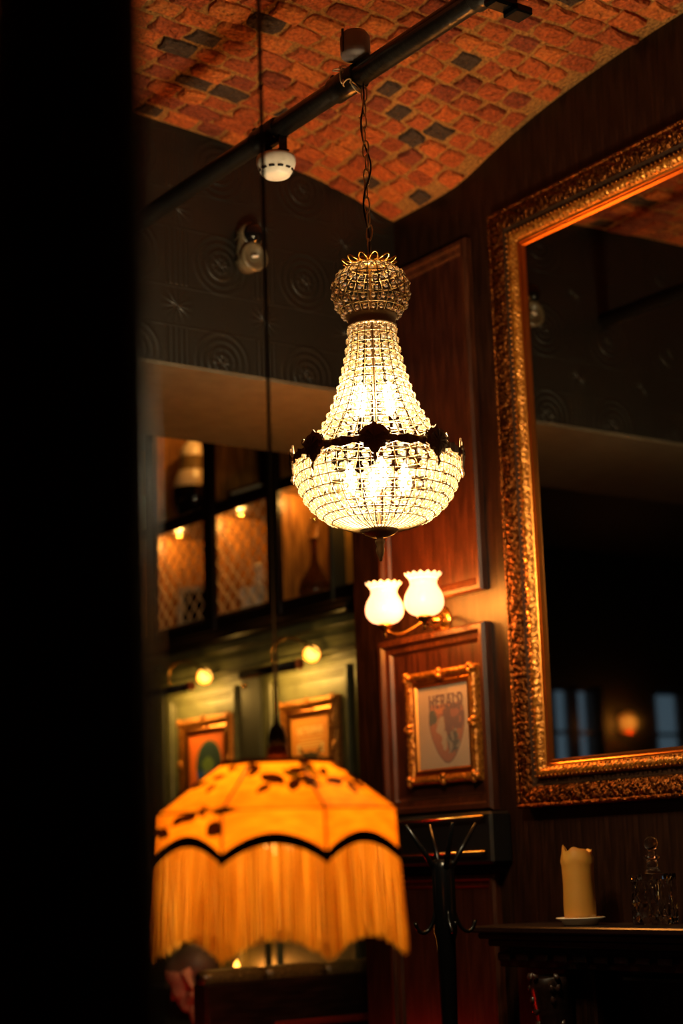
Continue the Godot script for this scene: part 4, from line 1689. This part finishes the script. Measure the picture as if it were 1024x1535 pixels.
	lathe(st, [Vector2(0.072, 0.245), Vector2(0.068, 0.265), Vector2(0.066, 0.29), Vector2(0.067, 0.315)], 32)
	obj("waist_band", st, M.olive_glaze, j)
	st = mb(true)
	lathe(st, [Vector2(0.067, 0.315), Vector2(0.064, 0.345), Vector2(0.05, 0.372), Vector2(0.03, 0.385), Vector2(0.028, 0.395), Vector2(0, 0.396)], 32)
	obj("upper_body", st, M.cream_glaze, j)
	# white jar, far compartment
	var wj := thing("white_jar", "small white jar in the far cabinet compartment beside the column", "jar", Vector3(4.08, 3.086, -7.42))
	st = mb(true)
	lathe(st, [Vector2(0, 0), Vector2(0.04, 0), Vector2(0.06, 0.06), Vector2(0.055, 0.14), Vector2(0.03, 0.18), Vector2(0.035, 0.2), Vector2(0, 0.2)], 24)
	obj("body", st, M.porcelain, wj)
	# stacked books lying on the upper shelf
	var bk := thing("book", "pale edged book lying on the upper cabinet shelf", "book", Vector3(4.05, 3.086, -6.35), 0.1)
	st = mb()
	box(st, Vector3(0, 0.012, 0), Vector3(0.13, 0.016, 0.2), 0.001)
	obj("pages", st, M.paper_white, bk)
	st = mb()
	box(st, Vector3(-0.004, 0.002, 0), Vector3(0.145, 0.004, 0.21), 0.001)
	box(st, Vector3(-0.004, 0.022, 0), Vector3(0.145, 0.004, 0.21), 0.001)
	obj("cover", st, M.ebony_wood, bk)
	# framed card leaning behind the first lattice
	var fc := thing("framed_card", "small pale-framed dark card leaning behind the first lattice door", "picture", Vector3(4.06, shelf, -6.84), WALL_TURN + 0.5)
	st = mb()
	frame(st, 0.26, 0.19, [[0, 0, 0], [0, 0.012, 0], [0.02, 0.012, 0], [0.024, 0.004, 0]])
	var f := obj("card_frame", st, M.paper_white, fc)
	f.position = Vector3(0, 0.096, 0)
	f.rotation.x = -0.12
	st = mb()
	box(st, Vector3(0, 0, 0.003), Vector3(0.23, 0.16, 0.004))
	var k := obj("card", st, M.black_glaze, fc)
	k.position = Vector3(0, 0.096, 0)
	k.rotation.x = -0.12
	# red glass jar
	var rj := thing("red_tin", "small dark red tin in the corner behind the first lattice door", "tin", Vector3(4.08, shelf, -7.06))
	st = mb(true)
	lathe(st, [Vector2(0, 0), Vector2(0.035, 0), Vector2(0.036, 0.004), Vector2(0.036, 0.13), Vector2(0.03, 0.138), Vector2(0, 0.14)], 22)
	obj("body", st, M.oxblood, rj)
	# decanters behind the second lattice
	var d1 := thing("glass_decanter", "stout cut-glass decanter with flat stopper behind the second lattice door", "decanter", Vector3(4.09, shelf, -6.40), 0.4)
	cut_decanter(d1, 0.125, 0.115, 8, M.bright_crystal)
	var d2 := thing("glass_bottle", "slim clear glass bottle beside the post of the second lattice door", "bottle", Vector3(4.07, shelf, -6.205))
	st = mb(true)
	lathe(st, [Vector2(0, 0), Vector2(0.032, 0), Vector2(0.034, 0.006), Vector2(0.034, 0.09), Vector2(0.02, 0.12), Vector2(0.013, 0.14), Vector2(0.013, 0.19), Vector2(0.018, 0.195), Vector2(0.018, 0.215), Vector2(0, 0.22)], 22)
	obj("body", st, M.bright_crystal, d2)
	# squat ship's decanter of amber spirit in the open compartment
	var sp := thing("spirit_flask", "squat round flask of amber spirit in the open cabinet compartment", "flask", Vector3(4.09, shelf, -5.965))
	st = mb(true)
	lathe(st, [Vector2(0, 0), Vector2(0.055, 0), Vector2(0.07, 0.012), Vector2(0.073, 0.04), Vector2(0.062, 0.08), Vector2(0.04, 0.115), Vector2(0.02, 0.15), Vector2(0.015, 0.18), Vector2(0.015, 0.25), Vector2(0.022, 0.256), Vector2(0.02, 0.262), Vector2(0, 0.262)], 28)
	obj("body", st, M.brown_glass, sp)
	st = mb(true)
	lathe(st, [Vector2(0, 0.006), Vector2(0.052, 0.006), Vector2(0.064, 0.016), Vector2(0.066, 0.04), Vector2(0.060, 0.066), Vector2(0, 0.066)], 28)
	obj("spirit", st, M.amber_spirit, sp)
	st = mb(true)
	lathe(st, [Vector2(0.01, 0.25), Vector2(0.012, 0.27), Vector2(0.024, 0.29), Vector2(0.02, 0.32), Vector2(0.008, 0.35), Vector2(0, 0.352)], 10)
	obj("stopper", st, M.clear_glass, sp)

# ---------------------------------------------------------------- hat rack and coat stand
func build_coat_things() -> void:
	var t := thing("hat_rack", "black wall hat rack with two brass rails under the framed poster", "hat rack", Vector3(WALL_X, 1.52, -4.17))
	var st := mb()
	box(st, Vector3(-0.04, 0, -0.03), Vector3(0.08, 0.15, 0.62), 0.008)
	obj("board", st, M.black_plastic, t)
	for y in [0.06, -0.04]:
		st = mb(true)
		tube(st, [Vector3(-0.098, y, -0.33), Vector3(-0.098, y, 0.27)], 0.0045, 10)
		obj("rail", st, M.brass, t)
		for z in [-0.31, 0.0, 0.25]:
			st = mb()
			box(st, Vector3(-0.088, y, z), Vector3(0.02, 0.012, 0.012), 0.002)
			obj("bracket", st, M.black_metal, t)

	var c := thing("coat_stand", "black coat stand with splayed prongs in front of the hat rack", "coat stand", Vector3(2.95, 0, -3.735))
	st = mb(true)
	tube(st, [Vector3(0, 0.05, 0), Vector3(0, 1.05, 0), Vector3(0, 1.25, 0), Vector3(0, 1.27, 0), Vector3(0, 1.44, 0), Vector3(0, 1.462, 0)], [0.02, 0.022, 0.026, 0.031, 0.031, 0.024], 16)
	obj("pole", st, M.black_metal, c)
	for k in 4:
		var a := TAU * k / 4.0 + 0.35
		var d := Vector3(cos(a), 0, sin(a))
		st = mb(true)
		tube(st, [d * 0.02 + Vector3.UP * 1.43, d * 0.05 + Vector3.UP * 1.48, d * 0.10 + Vector3.UP * 1.555], [0.008, 0.0075, 0.005], 8)
		obj("prong", st, M.black_metal, c)
		st = mb(true)
		tube(st, bez([d * 0.025 + Vector3.UP * 1.33, d * 0.04 + Vector3.UP * 1.26, d * 0.075 + Vector3.UP * 1.255, d * 0.085 + Vector3.UP * 1.30], 14), 0.0055, 8)
		obj("hook", st, M.black_metal, c)
		var a2 := a + 0.4
		d = Vector3(cos(a2), 0, sin(a2))
		st = mb(true)
		tube(st, bez([d * 0.02 + Vector3.UP * 0.32, d * 0.08 + Vector3.UP * 0.28, d * 0.2 + Vector3.UP * 0.14, d * 0.29 + Vector3.UP * 0.012], 12), 0.012, 8)
		obj("foot", st, M.black_metal, c)

# ---------------------------------------------------------------- booth, candle, table
func pub_table(label: String, at: Vector3) -> void:
	var tb := thing("pub_table", label, "table", at, 0.0, "round pub tables")
	var st := mb(true)
	lathe(st, [Vector2(0, 0.70), Vector2(0.26, 0.70), Vector2(0.27, 0.71), Vector2(0.27, 0.725), Vector2(0.26, 0.735), Vector2(0, 0.735)], 40)
	obj("table_top", st, M.ebony_wood, tb)
	st = mb(true)
	lathe(st, [Vector2(0.2, 0), Vector2(0.2, 0.02), Vector2(0.05, 0.05), Vector2(0.035, 0.1), Vector2(0.03, 0.4), Vector2(0.045, 0.66), Vector2(0.1, 0.70)], 24)
	obj("pedestal", st, M.black_metal, tb)

func build_booth() -> void:
	var t := thing("booth_bench", "high backed dark booth bench with olive leather top roll", "bench", Vector3(3.0, 0, -5.08))
	var w := 0.985
	var st := mb()
	span(st, Vector3(0, 0, -0.09), Vector3(w, 1.088, 0.0), 0.01)
	obj("back_panel", st, M.ebony_wood, t)
	for k in 4:
		st = mb(true)
		var a := w * k / 4.0 + 0.003
		var b := w * (k + 1) / 4.0 - 0.003
		var pts := []
		var rad := []
		for i in 9:
			var f := i / 8.0
			pts.append(Vector3(lerpf(a, b, f), 1.098, -0.045))
			rad.append(0.029 + 0.006 * pow(sin(PI * f), 0.4))
		tube(st, pts, rad, 16)
		obj("top_roll", st, M.booth_leather, t)
	st = mb()
	span(st, Vector3(0.26, 0.925, 0.0), Vector3(w - 0.02, 0.95, 0.02), 0.006)
	span(st, Vector3(0.26, 0.40, 0.0), Vector3(w - 0.02, 0.425, 0.02), 0.006)
	span(st, Vector3(0.26, 0.425, 0.0), Vector3(0.285, 0.925, 0.02), 0.006)
	span(st, Vector3(w - 0.045, 0.425, 0.0), Vector3(w - 0.02, 0.925, 0.02), 0.006)
	obj("panel_moulding", st, M.oxblood, t)  # the red light on this rail is put into its colour
	st = mb()
	span(st, Vector3(-0.01, 0, -0.30), Vector3(0.04, 0.6, -0.09), 0.008)
	obj("end_panel", st, M.ebony_wood, t)
	st = mb()
	span(st, Vector3(0.04, 0.30, -0.6), Vector3(w, 0.392, -0.09), 0.03)
	obj("seat_cushion", st, M.booth_leather, t)
	st = mb()
	span(st, Vector3(0.04, 0.0, -0.56), Vector3(w, 0.30, -0.09), 0.004)
	obj("plinth", st, M.ebony_wood, t)

	# candle on the ledge
	var cs := thing("ledge_candle", "small lit candle on the ledge behind the booth bench", "candle", Vector3(3.9, 0.956, -6.35))
	st = mb(true)
	lathe(st, [Vector2(0, 0), Vector2(0.03, 0), Vector2(0.03, 0.006), Vector2(0.014, 0.012), Vector2(0, 0.012)], 18)
	obj("holder", st, M.brass, cs)
	st = mb(true)
	lathe(st, [Vector2(0, 0.012), Vector2(0.012, 0.012), Vector2(0.012, 0.065), Vector2(0.009, 0.068), Vector2(0, 0.066)], 16)
	obj("wax", st, M.porcelain, cs)
	st = mb(true)
	lathe(st, [Vector2(0, 0.070), Vector2(0.010, 0.080), Vector2(0.0125, 0.094), Vector2(0.009, 0.112), Vector2(0.003, 0.126), Vector2(0, 0.13)], 14)
	var fl := obj("flame", st, M.flame, cs)
	omni(fl, "flame_light", Vector3(0, 0.095, 0), Color(1.0, 0.6, 0.22), 0.05, 0.01)
	var sg := thing("shot_glass", "little glass beside the candle on the ledge", "glass", Vector3(3.9, 0.956, -6.16))
	st = mb(true)
	lathe(st, [Vector2(0, 0), Vector2(0.014, 0), Vector2(0.018, 0.06), Vector2(0.0165, 0.06), Vector2(0.013, 0.008), Vector2(0, 0.008)], 18)
	obj("body", st, M.clear_glass, sg)

	# small round tables: one in front of the guest, one this side of the bench with a red votive
	pub_table("small dark round pub table in front of the seated guest", Vector3(2.76, 0, -5.90))
	pub_table("small dark round pub table with a red votive before the booth bench", Vector3(2.68, 0, -4.93))
	var v := thing("red_votive", "red glass votive light on the pub table before the bench", "votive", Vector3(2.84, 0.7355, -4.98))
	st = mb(true)
	lathe(st, [Vector2(0, 0), Vector2(0.028, 0), Vector2(0.034, 0.03), Vector2(0.032, 0.06)], 20)
	var rg := glow("red_votive_lamp", Color(1.0, 0.10, 0.05), 0.5)
	rg.albedo_color = rgb(150, 16, 12)
	var vg := obj("votive_lamp_glass", st, rg, v)
	omni(vg, "votive_light", Vector3(0, 0.03, 0), Color(1.0, 0.12, 0.06), 0.07, 0.012)

# ---------------------------------------------------------------- the seated guest
func capsule(p: Vector3, a: Vector3, b: Vector3, ra: float, rb: float) -> float:
	var ab := b - a
	var t := clampf((p - a).dot(ab) / maxf(ab.length_squared(), 1e-9), 0.0, 1.0)
	return p.distance_to(a + ab * t) - lerpf(ra, rb, t)

func smin(a: float, b: float, k: float) -> float:
	var h := clampf(0.5 + 0.5 * (b - a) / k, 0.0, 1.0)
	return lerpf(b, a, h) - k * h * (1.0 - h)

# surface nets of a field of tapered bones, with a colour for each point
func nets(st: SurfaceTool, bones: Array, lo: Vector3, hi: Vector3, cell: float, k: float, tint: Callable) -> void:
	var n := Vector3i(((hi - lo) / cell).ceil()) + Vector3i.ONE
	var val := PackedFloat32Array()
	val.resize(n.x * n.y * n.z)
	val.fill(1.0)
	for b in bones:
		var reach: float = maxf(b[2], b[3]) + 3.0 * k + 2.0 * cell
		var mn: Vector3 = ((b[0].min(b[1]) - Vector3.ONE * reach - lo) / cell).floor()
		var mx: Vector3 = ((b[0].max(b[1]) + Vector3.ONE * reach - lo) / cell).ceil()
		for z in range(maxi(0, int(mn.z)), mini(n.z, int(mx.z) + 1)):
			for y in range(maxi(0, int(mn.y)), mini(n.y, int(mx.y) + 1)):
				for x in range(maxi(0, int(mn.x)), mini(n.x, int(mx.x) + 1)):
					var i := x + n.x * (y + n.y * z)
					var d := capsule(lo + Vector3(x, y, z) * cell, b[0], b[1], b[2], b[3])
					if b.size() > 4 and b[4] == "cut":
						val[i] = -smin(-val[i], d, k * 0.6)
					else:
						val[i] = smin(val[i], d, k)
	var vid := {}
	var pts := []
	for z in n.z - 1:
		for y in n.y - 1:
			for x in n.x - 1:
				var base := x + n.x * (y + n.y * z)
				var s := 0
				var sum := Vector3.ZERO
				var c := 0
				var vs := []
				for q in 8:
					var v := val[base + (q & 1) + n.x * ((q >> 1) & 1) + n.x * n.y * (q >> 2)]
					vs.append(v)
					if v < 0:
						s += 1
				if s == 0 or s == 8:
					continue
				for e in [[0, 1], [2, 3], [4, 5], [6, 7], [0, 2], [1, 3], [4, 6], [5, 7], [0, 4], [1, 5], [2, 6], [3, 7]]:
					var va: float = vs[e[0]]
					var vb: float = vs[e[1]]
					if (va < 0) != (vb < 0):
						var t := va / (va - vb)
						var pa := Vector3(e[0] & 1, (e[0] >> 1) & 1, e[0] >> 2)
						var pb := Vector3(e[1] & 1, (e[1] >> 1) & 1, e[1] >> 2)
						sum += pa.lerp(pb, t)
						c += 1
				vid[base] = pts.size()
				pts.append(lo + (Vector3(x, y, z) + sum / c) * cell)
	for z in range(1, n.z - 1):
		for y in range(1, n.y - 1):
			for x in range(1, n.x - 1):
				var i := x + n.x * (y + n.y * z)
				for ax in 3:
					var st_: int = [1, n.x, n.x * n.y][ax]
					if (val[i] < 0) == (val[i + st_] < 0):
						continue
					var s1: int = [n.x, n.x * n.y, 1][ax]
					var s2: int = [n.x * n.y, 1, n.x][ax]
					var out := Vector3.ZERO
					out[ax] = 1.0 if val[i] < 0 else -1.0
					var q := [i, i - s1, i - s1 - s2, i - s2]
					if not (vid.has(q[0]) and vid.has(q[1]) and vid.has(q[2]) and vid.has(q[3])):
						continue
					var p := []
					for w in q:
						p.append(pts[vid[w]])
					for f in [[0, 1, 2], [0, 2, 3]]:
						var a: Vector3 = p[f[0]]
						var b: Vector3 = p[f[1]]
						var c2: Vector3 = p[f[2]]
						if (c2 - a).cross(b - a).dot(out) < 0:
							var sw := b
							b = c2
							c2 = sw
						for v in [a, b, c2]:
							st.set_color(tint.call(v))
							st.add_vertex(v)

func build_person() -> void:
	# looks to -x (left in view), head bowed
	var t := thing("person", "person with short grey hair in a dark shirt seated behind the booth bench", "person", Vector3(3.22, 0, -5.56), -0.6)
	var skin := Color(0.42, 0.22, 0.14)
	var hair := Color(0.085, 0.06, 0.045)
	var shirt := Color(0.06, 0.055, 0.04)
	var trousers := Color(0.02, 0.02, 0.025)
	var V := func(x: float, y: float, z: float) -> Vector3: return Vector3(x, y, z)
	var chest := Vector3(0.10, 0.72, 0)
	var neck := Vector3(0.075, 0.90, 0)
	var body := [
		[Vector3(0.16, 0.52, -0.07), Vector3(0.16, 0.52, 0.07), 0.125, 0.125],
		[Vector3(0.16, 0.52, 0), Vector3(0.11, 0.76, 0), 0.13, 0.14],
		[Vector3(0.10, 0.80, -0.14), Vector3(0.10, 0.80, 0.14), 0.068, 0.068],
		[Vector3(0.09, 0.82, 0), Vector3(0.045, 0.97, 0), 0.062, 0.055],
	]
	for s in [-1.0, 1.0]:
		body.append([V.call(0.10, 0.79, s * 0.17), V.call(0.02, 0.60, s * 0.22), 0.055, 0.045])
		body.append([V.call(0.02, 0.60, s * 0.22), V.call(-0.26, 0.765, s * 0.12), 0.044, 0.03])
		body.append([V.call(0.14, 0.50, s * 0.09), V.call(-0.28, 0.50, s * 0.12), 0.085, 0.062])
		body.append([V.call(-0.28, 0.50, s * 0.12), V.call(-0.24, 0.09, s * 0.12), 0.06, 0.042])
		body.append([V.call(-0.22, 0.05, s * 0.12), V.call(-0.38, 0.04, s * 0.13), 0.042, 0.034])
	var st := mb(true)
	var tint := func(p: Vector3) -> Color:
		if p.y > 0.905:
			return skin
		if p.x < -0.245 and p.y > 0.7:
			return skin
		if p.y < 0.48 or (p.x < -0.02 and p.y < 0.56):
			return trousers
		return shirt
	nets(st, body, Vector3(-0.48, -0.02, -0.36), Vector3(0.36, 1.06, 0.36), 0.014, 0.03, tint)
	# hands on the table edge: palm, four fingers and a thumb each
	for s in [-1.0, 1.0]:
		var w: Vector3 = V.call(-0.26, 0.765, s * 0.12)
		var hb := [[w, w + Vector3(-0.07, 0.004, -s * 0.012), 0.026, 0.027]]
		for f in 4:
			var side: float = s * (0.024 - f * 0.016)
			var root := w + Vector3(-0.075, 0.004, side - s * 0.01)
			var ln: float = [0.055, 0.07, 0.074, 0.062][f]
			var mid := root + Vector3(-ln * 0.55, 0.008, 0)
			hb.append([root + Vector3(0.03, 0, 0), root, 0.012, 0.0095])
			hb.append([root, mid, 0.0095, 0.0085])
			hb.append([mid, mid + Vector3(-ln * 0.42, -0.018, 0), 0.0085, 0.0075])
		var tr := w + Vector3(-0.03, 0.0, -s * 0.026)
		hb.append([tr, tr + Vector3(-0.028, -0.004, -s * 0.024), 0.013, 0.0105])
		hb.append([tr + Vector3(-0.028, -0.004, -s * 0.024), tr + Vector3(-0.055, -0.008, -s * 0.03), 0.0105, 0.009])
		nets(st, hb, w + Vector3(-0.19, -0.05, -0.08), w + Vector3(0.05, 0.05, 0.08), 0.0045, 0.005, func(_p): return skin)
	# head, in its own axes and bowed forward
	var hst := mb(true)
	var head := [
		[Vector3(0.022, 0.045, 0), Vector3(-0.018, 0.04, 0), 0.080, 0.079],        # skull
		[Vector3(-0.045, 0.055, -0.02), Vector3(-0.045, 0.055, 0.02), 0.052, 0.052], # brow
		[Vector3(-0.055, -0.01, -0.018), Vector3(-0.055, -0.01, 0.018), 0.042, 0.042], # cheeks
		[Vector3(-0.062, -0.062, -0.008), Vector3(-0.062, -0.062, 0.008), 0.030, 0.030], # chin
		[Vector3(0.0, -0.045, -0.048), Vector3(-0.055, -0.065, -0.018), 0.022, 0.018],
		[Vector3(0.0, -0.045, 0.048), Vector3(-0.055, -0.065, 0.018), 0.022, 0.018],
		[Vector3(-0.095, 0.02, 0), Vector3(-0.113, -0.014, 0), 0.009, 0.013],       # nose
		[Vector3(-0.088, -0.042, -0.014), Vector3(-0.088, -0.042, 0.014), 0.010, 0.010], # lips
		[Vector3(0.02, -0.03, 0), Vector3(0.035, -0.16, 0), 0.058, 0.056],          # nape
	]
	for s in [-1.0, 1.0]:
		head.append([Vector3(-0.098, 0.020, s * 0.034), Vector3(-0.092, 0.020, s * 0.034), 0.013, 0.013, "cut"])
		head.append([Vector3(0.012, 0.022, s * 0.078), Vector3(0.018, -0.028, s * 0.076), 0.014, 0.009])
		head.append([Vector3(0.004, 0.006, s * 0.095), Vector3(0.004, -0.01, s * 0.094), 0.008, 0.006, "cut"])
	var htint := func(p: Vector3) -> Color:
		var line := 0.012 + 0.75 * (p.x + 0.02)
		if p.x > -0.02 and p.y < -0.035:
			return skin
		if absf(p.z) > 0.072 and p.y < 0.04 and p.y > -0.05 and absf(p.x - 0.012) < 0.03:
			return skin
		if p.y > 0.075 - 0.4 * maxf(0.0, p.x + 0.07) * 1.4 and p.x > -0.085:
			return hair
		if p.x > 0.02 and p.y > -0.035:
			return hair
		return skin
	nets(hst, head, Vector3(-0.15, -0.24, -0.12), Vector3(0.13, 0.15, 0.12), 0.005, 0.014, htint)
	hst.generate_normals()
	var turn := Transform3D(Basis(Vector3.UP, -0.45) * Basis(Vector3.BACK, 0.42), Vector3(0.02, 1.07, 0))
	st.generate_normals()
	var whole := SurfaceTool.new()
	whole.begin(Mesh.PRIMITIVE_TRIANGLES)
	whole.append_from(st.commit(), 0, Transform3D.IDENTITY)
	whole.append_from(hst.commit(), 0, turn)
	put("body", whole.commit(), M.skin, t)

# ---------------------------------------------------------------- what the mirror sees: the far end of the room
func build_far_room() -> void:
	var z := -9.5
	var wins := [[-2.46, -1.98], [-3.75, -3.02]]
	var y0 := 1.7
	var y1 := 2.72
	var st := mb()
	span(st, Vector3(-4.5, 0, z - 0.2), Vector3(4.5, y0, z))
	span(st, Vector3(-4.5, y1, z - 0.2), Vector3(4.5, 3.95, z))
	var edges := [-4.5, -3.75, -3.02, -2.46, -1.98, 4.5]
	for k in 3:
		span(st, Vector3(edges[k * 2], y0, z - 0.2), Vector3(edges[k * 2 + 1], y1, z))
	structure(obj("wall_far", st, M.dark_paint), "dark far wall with two dim windows", "wall")
	for i in 2:
		var a: float = wins[i][0]
		var b: float = wins[i][1]
		st = mb()
		for e in [[a, a + 0.04, y0, y1], [b - 0.04, b, y0, y1], [a, b, y0, y0 + 0.04], [a, b, y1 - 0.04, y1], [(a + b) / 2 - 0.05, (a + b) / 2 + 0.05, y0, y1], [a, b, 2.36, 2.385], [a, b, 2.08, 2.105]]:
			span(st, Vector3(e[0], e[2], z - 0.12), Vector3(e[1], e[3], z - 0.06), 0.004)
		var w := obj("window_%d" % (i + 1), st, M.ebony_wood)
		structure(w, ["dim blue window reflected at the mirror's corner", "darker window nearer the side wall, seen in the mirror"][i], "window")
		for side in 2:
			for row in 3:
				st = mb()
				var za := lerpf(a, b, 0.5 * side)
				span(st, Vector3(za + 0.03, [y0 + 0.03, 2.10, 2.38][row], z - 0.092), Vector3(za + (b - a) / 2 - 0.03, [2.085, 2.365, y1 - 0.03][row], z - 0.088))
				obj("pane", st, M.pane_glass, w)
	var t := thing("wall_lantern", "small amber wall lantern reflected between the mirror's windows", "wall lamp", Vector3(-2.62, 2.44, z))
	st = mb()
	box(st, Vector3(0, 0, 0.02), Vector3(0.06, 0.14, 0.04), 0.006)
	obj("back_plate", st, M.bronze, t)
	st = mb(true)
	lathe(st, [Vector2(0.02, -0.07), Vector2(0.05, -0.05), Vector2(0.06, 0.0), Vector2(0.045, 0.06), Vector2(0.02, 0.08)], 16, Vector3(0, 0, 0.1))
	var gl := glow("lantern_lamp_glass", Color(1.0, 0.55, 0.16), 0.22)
	var g := obj("lantern_lamp_glass", st, gl, t)
	omni(g, "lantern_light", Vector3(0, 0, 0.1), Color(1.0, 0.6, 0.2), 0.1, 0.03)
